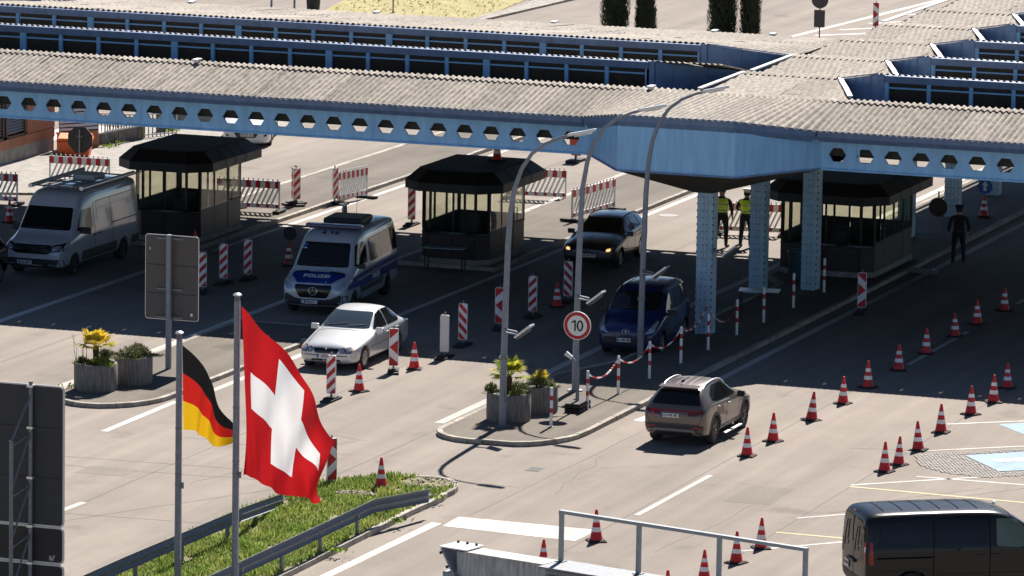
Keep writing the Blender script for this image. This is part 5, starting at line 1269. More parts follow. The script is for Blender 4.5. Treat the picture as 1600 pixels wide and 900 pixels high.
# ---- bronze SUV seen from behind
suv = dict(paint=P_BRN, w=1.865, fa=1.36, ra=-1.32, r=.37, rim=RIMD, spokes=5, mirror=(.62, .90, 1.08, BLKG), handles=((-.15, .97), (-1.05, 1.0)), hm=CHROME, rails=(.55, -1.55, .62, 1.67), railm=ALU, arch=CLAD, ww=.23,
    st=[(2.25, .35, .6, .62, .6, .5, .7), (2.2, .28, .8, .82, .72, .68, .84), (1.9, .25, .89, .90, .84, .74, .98), (1.36, .24, .92, .925, .94, .76, 1.06), (.95, .24, .92, .93, 1.02, .76, 1.12), (.75, .24, .92, .93, 1.06, .76, 1.18),
        (.1, .24, .92, .93, 1.08, .66, 1.54), (-.4, .24, .92, .93, 1.10, .64, 1.635), (-1.1, .24, .92, .93, 1.14, .63, 1.62), (-1.62, .24, .92, .925, 1.17, .62, 1.56), (-1.86, .25, .91, .92, 1.14, .66, 1.44), (-2.08, .28, .88, .90, 1.04, .74, 1.16), (-2.2, .34, .84, .87, .95, .74, 1.02), (-2.25, .44, .72, .74, .78, .6, .86)],
    decals=[("windscreen", [(-.70, 1.2), (.70, 1.2), (.6, 1.52), (-.6, 1.52)], 'f', WIND), ("rear_window", [(-.70, 1.13), (.70, 1.13), (.56, 1.47), (-.56, 1.47)], 'b', WIND),
        ("side_window", [(.72, 1.12), (.12, 1.47), (-.30, 1.54), (-.34, 1.13)], 'l', WIND), ("side_window", [(-.40, 1.13), (-.36, 1.54), (-1.0, 1.53), (-1.42, 1.36), (-1.5, 1.22), (-1.1, 1.15)], 'l', WIND),
        ("light_bar", [(-.82, .965), (.82, .965), (.80, 1.0), (-.80, 1.0)], 'b', TAIL, dict(r=.01)), ("tail_light", [(.38, .86), (.56, .86), (.78, .93), (.84, .965), (.40, .965)], 'b', mat("dark_tail_lamp", (.09, .012, .014), .15), dict(pair=1)), ("brake_light", [(.60, .82), (.56, .82), (.62, .96), (.66, .96)], 'b', mat("bright_tail_lamp", (.75, .03, .03), .2), dict(r=0, off=.01, grid=.05)),
        ("bumper_cladding", [(-.86, .50), (.86, .50), (.84, .62), (-.84, .62)], 'b', CLAD), ("bumper_cladding", [(-.80, .33), (.80, .33), (.82, .50), (-.82, .50)], 'b', CLAD), ("skid_plate", [(-.80, .36), (-.60, .36), (-.50, .44), (.50, .44), (.60, .36), (.80, .36), (.56, .50), (-.56, .50)], 'b', mat("grey_skid_plate", (.2, .18, .165), .5), dict(off=.012)),
        ("reflector", [(.52, .53), (.76, .53), (.76, .57), (.52, .57)], 'b', TAIL, dict(pair=1, off=.012, r=.01)), ("tailgate_gap", strip2d([(-.80, .88), (-.72, .64), (.72, .64), (.80, .88)], .014), 'b', SEAM, dict(r=0)), ("high_brake_light", [(-.2, 1.50), (.2, 1.50), (.2, 1.53), (-.2, 1.53)], 'b', TAIL, dict(r=0)),
        ("sill_cladding", [(.92, .30), (-.88, .30), (-.9, .45), (.94, .45)], 'l', CLAD), ("door_gap", strip2d([(.85, 1.08), (.72, .8), (.72, .45)], .014), 'l', SEAM, dict(r=0)), ("door_gap", strip2d([(-.37, 1.12), (-.38, .6), (-.38, .45)], .014), 'l', SEAM, dict(r=0)), ("door_gap", strip2d([(-1.2, 1.14), (-1.12, .85), (-.92, .6)], .014), 'l', SEAM, dict(r=0)),
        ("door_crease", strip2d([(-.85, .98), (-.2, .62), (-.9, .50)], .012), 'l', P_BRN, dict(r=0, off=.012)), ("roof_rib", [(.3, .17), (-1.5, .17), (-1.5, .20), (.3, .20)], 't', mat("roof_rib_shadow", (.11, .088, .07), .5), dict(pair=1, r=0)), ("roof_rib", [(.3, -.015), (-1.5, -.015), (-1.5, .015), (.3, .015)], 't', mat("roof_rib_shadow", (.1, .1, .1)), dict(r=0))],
    plates=[(.12, .86, 'b', "LÖ WK 501")])
sv, bv = build_vehicle("suv", "bronze SUV seen from behind driving away beside the island", "car", (-40.72, 127.35, 0), pi/2-.0, suv)
sv.scale = (.90, .89, .92); sv.location = (-40.62, 127.4, 0)
b = MB(); b.bar((.75, -.99, .22), (-.75, -.99, .22), .10, .035); b.bar((.75, .99, .22), (-.75, .99, .22), .10, .035); b.build("side_step", ALU, sv, bev=.01)
b = MB(); b.prism([(-1.45, -.03, 1.655), (-1.6, -.02, 1.655), (-1.6, .02, 1.655), (-1.45, .03, 1.655)], (0, 0, .06)); b.build("aerial_fin", BLKG, sv)
b = MB(); b.box((-1.75, 0, 1.575), (.3, 1.16, .03), M=Matrix.Rotation(-.1, 3, 'Y')); b.build("roof_spoiler", P_BRN, sv, bev=.012)
# ---- police van
def van_st(L, W, H, hood=.98, zb=1.25, hoodz=1.2, wsz=1.42, top=.86, low=.28):
    f = L/2; w = W/2; r = -L/2
    return [(f, low+.14, w*.70, w*.76, .72, w*.66, .84), (f-.06, low+.02, w*.90, w*.91, .92, w*.76, 1.02), (f-.32, low, w*.965, w*.97, 1.06, w*.82, hoodz-.04), (f-hood*.75, low, w*.985, w*.99, 1.16, w*.85, hoodz+.08), (f-hood, low, w*.99, w, zb, w*.86, wsz),
            (f-hood-.62, low, w*.99, w, zb+.05, w*.82, H-.20), (f-hood-.95, low, w*.99, w, zb+.08, w*.81, H-.03), (f-hood-1.5, low, w*.99, w, zb+.1, w*top, H), (0, low, w*.99, w, zb+.1, w*top, H), (r+1.2, low, w*.99, w, zb+.1, w*top, H), (r+.25, low, w*.985, w*.99, zb+.1, w*top, H-.01), (r+.06, low+.04, w*.96, w*.965, zb+.08, w*(top-.04), H-.08), (r, low+.1, w*.9, w*.9, zb, w*(top-.1), H-.22)]
L, W, H = 5.93, 2.02, 2.42
pol = dict(paint=P_POLS, w=W, fa=1.95, ra=-1.72, r=.35, rim=RIMD, mirror=(1.55, .96, 1.42, BLK, 1.0), handles=((.62, 1.12), (.25, 1.12)), hm=BLK, ww=.23,
    st=van_st(L, W, H),
    decals=[("windscreen", [(-.80, 1.42), (.80, 1.42), (.70, 2.10), (-.70, 2.10)], 'f', WIND, dict(r=.08)), ("side_window", [(1.78, 1.42), (1.36, 2.05), (.55, 2.08), (.55, 1.42)], 'l', WIND, dict(r=.08)), ("side_window", [(.25, 1.38), (.25, 2.10), (-2.78, 2.10), (-2.78, 1.38)], 'l', WIND, dict(r=.1)),
        ("bonnet_stripe", [(2.86, -.52), (2.86, .52), (2.42, .80), (2.26, .80), (2.26, -.80), (2.42, -.80)], 't', P_PBLUE, dict(r=.06)), ("blue_stripe", [(2.68, .82), (2.35, 1.14), (.5, 1.20), (-2.84, 1.20), (-2.84, .74), (-1.1, .74), (1.45, .72), (1.45, .80)], 'l', P_PBLUE, dict(r=.02, off=.007)),
        ("silver_band", strip2d([(1.7, 1.0), (.5, 1.02), (-2.84, 1.03)], .06), 'l', P_POLS, dict(r=0, off=.011)), ("bumper", [(-.95, .36), (.95, .36), (.97, .66), (.80, .70), (.52, .56), (-.52, .56), (-.80, .70), (-.97, .66)], 'f', CLAD, dict(r=.03, grid=.07)),
        ("grille_frame", [(-.60, 1.02), (.60, 1.02), (.61, .88), (.46, .54), (-.46, .54), (-.61, .88)], 'f', P_POLS, dict(off=.014, r=.09, grid=.07)), ("grille", [(-.55, .98), (.55, .98), (.56, .88), (.42, .59), (-.42, .59), (-.56, .88)], 'f', BLKG, dict(off=.024, r=.07, grid=.07)),
        ("headlight", [(.63, .80), (.90, .82), (.94, .96), (.90, 1.04), (.66, .96)], 'f', HEAD, dict(pair=1, grid=.05)), ("fog_light", [(.74, .44), (.80, .44), (.80, .48), (.74, .48)], 'f', HEAD, dict(pair=1, grid=.03, r=.01, off=.012)),
        ("bonnet_vent", [(2.30, .30), (2.30, .76), (2.22, .78), (2.22, .30)], 't', BLK, dict(pair=1, off=.012)), ("sill_panel", [(1.35, .34), (-1.2, .34), (-1.2, .52), (1.35, .52)], 'l', P_POLS, dict(off=.05)), ("rub_strip", [(1.4, .56), (-1.15, .56), (-1.15, .70), (1.4, .70)], 'l', CLAD, dict(off=.012)),
        ("door_gap", strip2d([(.42, 2.15), (.42, .5)], .016), 'l', SEAM, dict(r=0, off=.013)), ("door_gap", strip2d([(-.95, 2.15), (-.95, .72)], .016), 'l', SEAM, dict(r=0, off=.013)), ("windscreen_sticker", [(-.74, 1.90), (-.56, 1.90), (-.56, 2.06), (-.71, 2.06)], 'f', PLATE, dict(r=.01, off=.010)), ("windscreen_sticker", [(-.71, 1.93), (-.59, 1.93), (-.59, 2.03), (-.69, 2.03)], 'f', PBL, dict(r=.01, off=.014))],
    plates=[(-.12, .46, 'f', "BP 25 317")])
pv, bv = build_vehicle("police_van", "silver and blue police van with roof light bar facing the camera", "van", (-56.35, 142.85, 0), HN+.10, pol)
pv.scale = (.955, .955, .90)
wip(pv, bv, [(-.6, 1.45, .05, 1.5), (.0, 1.45, .6, 1.5)])
h = bv.ray_cast(Vector((9, 0, .78)), Vector((-1, 0, 0)))[0]; ex = h.x+.03
b = MB(); b.tube([(ex, .125*cos(a*pi/10), .80+.125*sin(a*pi/10)) for a in range(20)], .014, 6, True)
for k in range(3): a = pi/2+2*pi*k/3; b.bar((ex, 0, .80), (ex, .12*cos(a), .80+.12*sin(a)), .022)
b.build("star_emblem", CHROME, pv)
hz = bv.ray_cast(Vector((2.5, 0, 6)), Vector((0, 0, -1)))[0].z; hz2 = bv.ray_cast(Vector((2.75, 0, 6)), Vector((0, 0, -1)))[0].z; sl_ = atan2(hz-hz2, .25)
text_obj("POLIZEI", .235, WHT, pv, Matrix.Translation((2.56, 0, bv.ray_cast(Vector((2.56, 0, 6)), Vector((0, 0, -1)))[0].z+.022)) @ Matrix.Rotation(sl_, 4, 'Y') @ Matrix.Rotation(pi/2, 4, 'Z'), "bonnet_lettering", .004, 1.0)
for sg in (-1, 1):
    yy = bv.ray_cast(Vector((-.3, 4*sg, .87)), Vector((0, -sg, 0)))[0].y+sg*.014
    R = Matrix.Rotation(pi/2, 4, 'X') if sg < 0 else Matrix.Rotation(pi, 4, 'Z') @ Matrix.Rotation(pi/2, 4, 'X')
    text_obj("POLIZEI", .22, WHT, pv, Matrix.Translation((-.3, yy, .87)) @ R, "side_lettering", .004, 1.)
zr = bv.ray_cast(Vector((1.12, 0, 6)), Vector((0, 0, -1)))
text_obj("5 12", .30, BLKG, pv, Matrix.Translation(zr[0]+Vector((0, 0, .02))) @ Matrix.Rotation(.22, 4, 'Y') @ Matrix.Rotation(pi/2, 4, 'Z'), "roof_number", .006, 1.)
b = MB(); b.tube([(1.1, .02, 2.4), (1.02, .02, 2.75)], .008, 5); b.build("aerial", BLK, pv)
b = MB(); b.box((.72, 0, 2.53), (.28, 1.72, .11)); lb = b.build("light_bar", mat("blue_beacon", (.012, .035, .13), .15, spec=.7), pv, bev=.03)
b = MB(); b.box((.72, 0, 2.47), (.16, 1.5, .08)); b.build("bar_mount", BLK, lb)
b = MB(); b.box((-.75, 0, 2.53), (1.35, 1.2, .22)); b.build("roof_unit", BLK, pv, bev=.09)
b = MB(); b.cyl((-2.55, -.62, 2.42), (-2.55, -.62, 2.68), .085, .07, n=14); b.build("rear_beacon", mat("blue_beacon", (.01, .03, .1)), pv, smooth=True)
b = MB(); b.tube([(-1.6, 0, 2.42), (-1.75, 0, 3.0), (-1.8, 0, 3.35)], .006, 4); b.build("whip_aerial", BLK, pv)
# ---- white panel van
L, W, H = 5.99, 2.04, 2.62
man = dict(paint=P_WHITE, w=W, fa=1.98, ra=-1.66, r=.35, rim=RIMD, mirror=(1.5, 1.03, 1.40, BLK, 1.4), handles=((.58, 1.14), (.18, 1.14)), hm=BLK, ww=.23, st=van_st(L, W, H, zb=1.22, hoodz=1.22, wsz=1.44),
    decals=[("windscreen", [(-.84, 1.44), (.84, 1.44), (.74, 2.12), (-.74, 2.12)], 'f', WIND, dict(r=.07)), ("side_window", [(1.78, 1.40), (1.34, 2.02), (.68, 2.05), (.68, 1.40)], 'l', WIND, dict(r=.07)),
        ("grille", [(-.64, .84), (-.60, 1.06), (.60, 1.06), (.64, .84), (.52, .78), (-.52, .78)], 'f', BLKG, dict(grid=.08, off=.01)), ("headlight_surround", [(.62, .84), (.98, .90), (1.0, 1.12), (.62, 1.06)], 'f', BLKG, dict(pair=1, grid=.05)), ("headlight", [(.66, .88), (.86, .92), (.90, 1.05), (.66, 1.02)], 'f', HEAD, dict(pair=1, grid=.05, off=.014)),
        ("bumper", [(-.97, .34), (.97, .34), (.96, .62), (-.96, .62)], 'f', CLAD, dict(r=.05, grid=.07)), ("fog_light", [(.56, .42), (.72, .42), (.72, .46), (.56, .46)], 'f', HEAD, dict(pair=1, grid=.04, r=.01, off=.012)), ("rub_strip", [(1.5, .42), (-1.12, .42), (-1.12, .72), (1.5, .72)], 'l', CLAD, dict(off=.012)), ("rub_strip", [(-2.2, .46), (-2.95, .46), (-2.95, .72), (-2.2, .72)], 'l', CLAD, dict(off=.012)),
        ("sill_panel", [(1.4, .29), (-1.15, .29), (-1.15, .38), (1.4, .38)], 'l', P_WHITE, dict(off=.05)), ("door_gap", strip2d([(.52, 2.2), (.52, .5)], .016), 'l', SEAM, dict(r=0)), ("door_gap", strip2d([(-.75, 2.2), (-.75, .72)], .016), 'l', SEAM, dict(r=0)), ("side_rail_groove", strip2d([(-.75, 1.36), (-2.7, 1.36)], .03), 'l', SEAM, dict(r=0)), ("side_crease", strip2d([(1.6, 1.18), (-2.9, 1.24)], .02), 'l', P_WHITE, dict(r=0, off=.015)),
        ("side_panel_line", strip2d([(.30, 1.5), (.30, 2.2)], .014), 'l', SEAM, dict(r=0)), ("side_panel_line", strip2d([(-2.75, 1.5), (-2.75, 2.2)], .014), 'l', SEAM, dict(r=0)), ("side_panel_line", strip2d([(.3, 2.2), (-2.75, 2.2)], .014), 'l', SEAM, dict(r=0)), ("tail_light", [(-2.86, .9), (-2.98, .9), (-2.98, 1.35), (-2.86, 1.35)], 'l', TAIL)],
    plates=[(-.25, .50, 'f', "BB BA 8005")])
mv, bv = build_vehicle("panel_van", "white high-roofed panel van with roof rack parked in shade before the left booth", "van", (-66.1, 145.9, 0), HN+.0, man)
wip(mv, bv, [(-.6, 1.47, .05, 1.5), (.0, 1.47, .6, 1.5)])
hx = bv.ray_cast(Vector((9, 0, .93)), Vector((-1, 0, 0)))[0].x+.02
text_obj("MAN", .20, CHROME, mv, Matrix.Translation((hx, 0, .90)) @ Matrix(((0, 0, 1, 0), (1, 0, 0, 0), (0, 1, 0, 0), (0, 0, 0, 1))), "maker_lettering", .012, 1.25)
b = MB(); b.tube([(hx, -.55, 1.03), (hx+.01, -.16, 1.01), (hx+.01, -.10, .98), (hx+.01, .10, .98), (hx+.01, .16, 1.01), (hx, .55, 1.03)], .012, 5); b.tube([(hx+.01, -.12, 1.02), (hx+.015, 0, 1.08), (hx+.01, .12, 1.02)], .012, 5); b.build("grille_trim", CHROME, mv)
for sg in (-1, 1):
    b = MB(); b.tube([(1.25, sg*.86, 2.72), (-2.7, sg*.86, 2.74)], .07, 10); b.build("rack_tube", ALU, mv, smooth=True)
for x in (.9, -.2, -1.3, -2.4):
    b = MB(); b.box((x, 0, 2.69), (.06, 1.76, .04)); b.build("rack_bar", GALVD, mv)
b = MB(); b.box((-1.0, .1, 2.80), (.85, .75, .20)); b.build("roof_air_unit", mat("grey_unit", (.4, .42, .44), .5), mv, bev=.06)
b = MB(); b.tube([(1.05, .0, 2.55), (.95, 0, 2.8)], .012, 5); b.build("aerial", BLK, mv)
# ---- blue minivan
mini = dict(paint=P_BLUE, w=1.81, fa=1.29, ra=-1.44, r=.33, mirror=(.78, .92, 1.16, BLK, 1.1), handles=((-.0, 1.0), (-.35, 1.02)), rails=(.45, -1.75, .68, 1.86), railm=BLK,
    st=[(2.19, .34, .6, .62, .58, .5, .68), (2.15, .25, .78, .80, .74, .66, .86), (1.85, .2, .87, .885, .86, .72, 1.02), (1.5, .19, .9, .905, 1.0, .77, 1.12), (1.22, .19, .9, .905, 1.06, .79, 1.22), (.62, .19, .9, .905, 1.12, .765, 1.66), (.30, .19, .9, .905, 1.14, .755, 1.80), (-.3, .19, .9, .905, 1.14, .75, 1.84), (-.9, .19, .9, .905, 1.14, .75, 1.84), (-1.75, .19, .9, .905, 1.14, .745, 1.83), (-2.08, .22, .88, .89, 1.1, .66, 1.70), (-2.17, .3, .84, .85, 1.0, .62, 1.4), (-2.19, .4, .7, .72, .9, .55, 1.1)],
    decals=[("windscreen", [(-.75, 1.26), (.75, 1.26), (.68, 1.70), (-.68, 1.70)], 'f', WIND, dict(r=.06)), ("side_window", [(1.0, 1.20), (.50, 1.62), (-.12, 1.70), (-.12, 1.18)], 'l', WIND, dict(r=.06)), ("side_window", [(-.25, 1.16), (-.25, 1.70), (-1.05, 1.70), (-1.05, 1.18)], 'l', WIND, dict(r=.06)), ("side_window", [(-1.15, 1.18), (-1.15, 1.70), (-1.8, 1.66), (-1.85, 1.22)], 'l', WIND, dict(r=.06)),
        ("headlight", [(.52, .70), (.80, .76), (.84, .98), (.78, 1.04), (.66, .84)], 'f', HEAD, dict(pair=1, grid=.05, r=.03)), ("bumper", [(-.82, .28), (.82, .28), (.83, .60), (-.83, .60)], 'f', mat("blue_grey_bumper", (.018, .022, .04), .5), dict(r=.05)), ("lower_grille", [(-.60, .50), (.60, .50), (.62, .60), (-.62, .60)], 'f', BLK, dict(off=.012)), ("dashboard_glare", [(-.55, 1.27), (-.05, 1.27), (-.12, 1.40), (-.5, 1.38)], 'f', mat("dash_patch_grey", (.16, .18, .2), .4), dict(off=.01, r=.03)),  # includes a small grey patch low on the front glass
        ("door_gap", strip2d([(-.2, 1.72), (-.2, .35)], .014), 'l', SEAM, dict(r=0)), ("rub_strip", [(.9, .52), (-1.05, .52), (-1.05, .62), (.9, .62)], 'l', CLAD, dict(off=.012))],
    plates=[(-.05, .52, 'f', "BL 140 760", .40, .11, False)])
mn, bv = build_vehicle("minivan", "dark blue family minivan waiting in shade behind the rear lamp post", "car", (-46.05, 139.3, 0), HN+.08, mini)
hx = bv.ray_cast(Vector((9, 0, .76)), Vector((-1, 0, 0)))[0].x+.015
b = MB(); b.tube([(hx, .10*cos(a*pi/8), .77+.07*sin(a*pi/8)) for a in range(16)], .01, 5, True); b.cyl((hx-.01, 0, .77), (hx+.01, 0, .77), .035, n=10); b.build("badge", CHROME, mn)
wip(mn, bv, [(-.5, 1.27, .1, 1.32)])
# ---- dark estate car with lit lamps
est = dict(paint=P_DARK, w=1.80, fa=1.40, ra=-1.23, r=.32, mirror=(.62, .90, 1.0, P_DARK), handles=((-.2, .9), (-1.0, .92)), rails=(.3, -1.9, .6, 1.50), railm=BLK,
    st=[(2.28, .34, .6, .62, .56, .5, .64), (2.23, .24, .80, .82, .66, .66, .76), (1.95, .2, .88, .89, .76, .72, .88), (1.35, .19, .895, .90, .86, .74, .98), (.95, .19, .895, .90, .92, .74, 1.02), (.8, .19, .895, .90, .95, .74, 1.06), (.1, .19, .895, .90, .97, .64, 1.40), (-.4, .19, .895, .90, .98, .62, 1.47), (-1.2, .19, .895, .90, 1.0, .61, 1.46), (-1.85, .19, .89, .895, 1.02, .60, 1.40), (-2.12, .22, .87, .88, 1.0, .62, 1.22), (-2.24, .28, .82, .84, .92, .6, 1.0), (-2.28, .36, .7, .72, .8, .5, .86)],
    decals=[("windscreen", [(-.68, 1.06), (.68, 1.06), (.56, 1.39), (-.56, 1.39)], 'f', WIND, dict(r=.05)), ("side_window", [(.66, 1.02), (.1, 1.33), (-.3, 1.39), (-.32, 1.02)], 'l', WIND), ("side_window", [(-.38, 1.02), (-.36, 1.39), (-1.1, 1.38), (-1.1, 1.04)], 'l', WIND), ("side_window", [(-1.18, 1.05), (-1.18, 1.37), (-1.8, 1.32), (-1.95, 1.1)], 'l', WIND),
        ("grille", [(-.52, .60), (.52, .60), (.54, .70), (-.54, .70)], 'f', BLKG, dict(grid=.08)), ("headlight", [(.56, .60), (.78, .62), (.82, .72), (.78, .76), (.57, .71)], 'f', HEAD, dict(pair=1, grid=.04)), ("lit_lamp", [(.58, .62), (.72, .63), (.73, .71), (.60, .70)], 'f', LIT, dict(pair=1, grid=.04, off=.014)), ("lower_grille", [(-.6, .28), (.6, .28), (.62, .42), (-.62, .42)], 'f', BLK), ("bumper_face", [(-.76, .44), (.76, .44), (.76, .56), (-.76, .56)], 'f', mat("grey_bumper_sheen", (.10, .105, .115), .3, .3), dict(r=.03)),
        ("door_gap", strip2d([(-.35, 1.0), (-.35, .35)], .014), 'l', SEAM, dict(r=0)), ("door_gap", strip2d([(.7, 1.0), (.68, .35)], .014), 'l', SEAM, dict(r=0))],
    plates=[(.0, .48, 'f', "LÖ HB 742")])
ev_, bv = build_vehicle("estate_car", "dark estate car with glowing front lamps crossing from sun into shade", "car", (-52.05, 153.6, 0), HN+.08, est)
# ---- white car beyond the left booth
aud = dict(est); aud = dict(paint=P_AUDI, w=1.84, fa=1.42, ra=-1.4, r=.34, rim=RIMD, mirror=(.62, .91, 1.0, P_AUDI), handles=((-.2, .9), (-1.0, .92)), st=[(q[0], q[1]-.10)+q[2:] for q in est['st']],
    decals=[d for d in est['decals'] if d[0] in ("windscreen", "side_window", "door_gap")]+[("grille", [(-.34, .36), (.34, .36), (.46, .54), (.38, .68), (-.38, .68), (-.46, .54)], 'f', BLKG, dict(grid=.07)), ("headlight", [(.56, .60), (.80, .64), (.84, .74), (.58, .70)], 'f', WIND, dict(pair=1, grid=.04)), ("side_intake", [(.62, .40), (.76, .42), (.76, .49), (.66, .48)], 'f', BLK, dict(pair=1, grid=.05))],
    plates=[(0, .46, 'f', "LÖ XP 118")])
av, bv = build_vehicle("white_car", "white car seen under the beam beyond the left booth", "car", (-72.35, 174.7, 0), HN+.32, aud)
# ---- black car at the left edge
blk = dict(paint=P_BLACK, w=1.84, fa=1.42, ra=-1.35, r=.35, rim=RIM, spokes=5, mirror=(.62, .91, 1.02, P_BLACK), handles=((-.2, .95), (-1.0, .96)), st=[(x, a, b_, c, d+.08, e, f+.12) for x, a, b_, c, d, e, f in est['st']],
    decals=[("windscreen", [(-.68, 1.18), (.68, 1.18), (.56, 1.50), (-.56, 1.50)], 'f', WIND), ("side_window", [(.66, 1.12), (.1, 1.44), (-.3, 1.5), (-.32, 1.12)], 'l', WIND), ("side_window", [(-.38, 1.12), (-.36, 1.5), (-1.1, 1.49), (-1.1, 1.14)], 'l', WIND), ("headlight", [(.54, .68), (.80, .72), (.85, .88), (.78, .90), (.56, .80)], 'f', HEAD, dict(pair=1, grid=.04)), ("grille", [(-.48, .5), (.48, .5), (.5, .74), (-.5, .74)], 'f', BLKG)], plates=[(0, .46, 'f', "LÖ RT 36")])
kv, bv = build_vehicle("black_car", "black car cut off by the picture's left edge", "car", (-66.35, 143.2, 0), HN+.10, blk)
kv.location = (-67.15, 140.3, 0)
# ---- black passenger van, lower right
L, W, H = 5.08, 1.95, 1.97
tst = [(2.54, .36, .66, .70, .66, .6, .80), (2.48, .26, .86, .88, .86, .74, 1.0), (2.15, .22, .94, .95, 1.0, .80, 1.14), (1.75, .21, .96, .97, 1.08, .82, 1.24), (1.45, .21, .96, .975, 1.14, .82, 1.36), (.85, .21, .96, .975, 1.2, .80, 1.78), (.5, .21, .96, .975, 1.22, .80, 1.92), (0, .21, .96, .975, 1.22, .82, 1.95), (-1.2, .21, .96, .975, 1.22, .83, 1.95), (-2.2, .21, .955, .97, 1.22, .83, 1.94), (-2.44, .24, .94, .955, 1.2, .81, 1.90), (-2.52, .32, .90, .92, 1.1, .78, 1.76), (-2.54, .42, .8, .82, 1.0, .7, 1.5)]
trf = dict(paint=P_BLACK, w=W, fa=1.58, ra=-1.52, r=.34, rim=RIM, spokes=6, mirror=(1.32, 1.0, 1.22, BLK, 1.3), handles=((.35, 1.02), (.02, 1.02)), hm=BLK, st=tst,
    decals=[("windscreen", [(-.78, 1.30), (.78, 1.30), (.70, 1.80), (-.70, 1.80)], 'f', WIND), ("side_window", [(1.36, 1.28), (.80, 1.74), (.38, 1.78), (.36, 1.20), (.9, 1.16)], 'l', mat("greenish_glass", (.10, .13, .10), .05, spec=.7), dict(r=.06)), ("side_window", [(.12, 1.12), (.12, 1.80), (-1.0, 1.80), (-1.0, 1.22), (-.2, 1.10)], 'l', DARKWIN, dict(r=.05)), ("side_window", [(-1.08, 1.22), (-1.08, 1.80), (-2.2, 1.76), (-2.25, 1.22)], 'l', DARKWIN, dict(r=.06)),
        ("rear_window", [(.04, 1.18), (.78, 1.18), (.72, 1.76), (.04, 1.76)], 'b', DARKWIN, dict(pair=1, r=.05)), ("door_gap", strip2d([(0, 1.88), (0, .48)], .018), 'b', SEAM, dict(r=0, off=.01)), ("tail_light", [(.79, .86), (.875, .86), (.86, 1.34), (.78, 1.34)], 'b', TAIL, dict(pair=1, r=.02, grid=.05, off=.012)), ("reversing_light", [(.80, 1.12), (.86, 1.12), (.86, 1.24), (.80, 1.24)], 'b', PLATE, dict(pair=1, r=.01, off=.02)), ("bumper", [(-.92, .32), (.92, .32), (.93, .52), (-.93, .52)], 'b', CLAD, dict(r=.03)), ("high_brake_light", [(.1, 1.83), (.3, 1.83), (.3, 1.87), (.1, 1.87)], 'b', TAIL, dict(r=0)),
        ("tail_light", [(-2.38, .86), (-2.47, .86), (-2.45, 1.34), (-2.39, 1.34)], 'l', TAIL, dict(r=.02, grid=.05, off=.012)), ("slide_rail", [(-1.06, .985), (-2.3, .985), (-2.3, 1.02), (-1.06, 1.02)], 'l', SEAM, dict(r=0)), ("door_gap", strip2d([(-1.04, 1.88), (-1.04, .34)], .016), 'l', SEAM, dict(r=0)), ("door_gap", strip2d([(.22, 1.88), (.22, .34)], .016), 'l', SEAM, dict(r=0)), ("door_gap", strip2d([(1.2, 1.1), (1.12, .34)], .016), 'l', SEAM, dict(r=0)), ("side_crease", strip2d([(1.3, .62), (-.9, .62), (-1.3, .74), (-2.3, .70)], .02), 'l', P_BLACK, dict(r=0, off=.014)),
        ("sill", [(1.1, .24), (-1.1, .24), (-1.1, .34), (1.1, .34)], 'l', CLAD, dict(off=.012)), ("roof_rail_groove", strip2d([(.3, .66), (-2.25, .68)], .03), 't', BLK, dict(pair=1, r=0))]+[("roof_swage", strip2d([(.05-.42*k, -.5), (.05-.42*k, .5)], .03), 't', SEAM, dict(r=0, off=.004)) for k in range(6)],
    plates=[(.44, .66, 'b', "BS 9178", .30, .16, False)])
tv, bv = build_vehicle("passenger_van", "black passenger van with dark windows in the lower right corner", "van", (-29.15, 114.25, 0), radians(33), trf)
tv.location = (-29.55, 111.85, 0); tv.scale = (1, 1, 1)
b = MB(); b.lathe([(.045, 1.955), (.05, 1.985), (.02, 2.02), (0, 2.025)], (.55, -.1, 0), 12); b.build("roof_aerial", WHT, tv, smooth=True)
for sg in (.25, -.5):
    b = MB(); b.tube([(-2.575, sg+.28, 1.04), (-2.585, sg+.2, 1.3), (-2.57, sg+.1, 1.62)], .014, 5); b.build("wiper", BLK, tv)
b = MB(); b.box((-2.56, .1, .80), (.05, .5, .06)); b.build("tailgate_handle", BLK, tv)

mv.scale = (.96, .955, .90)
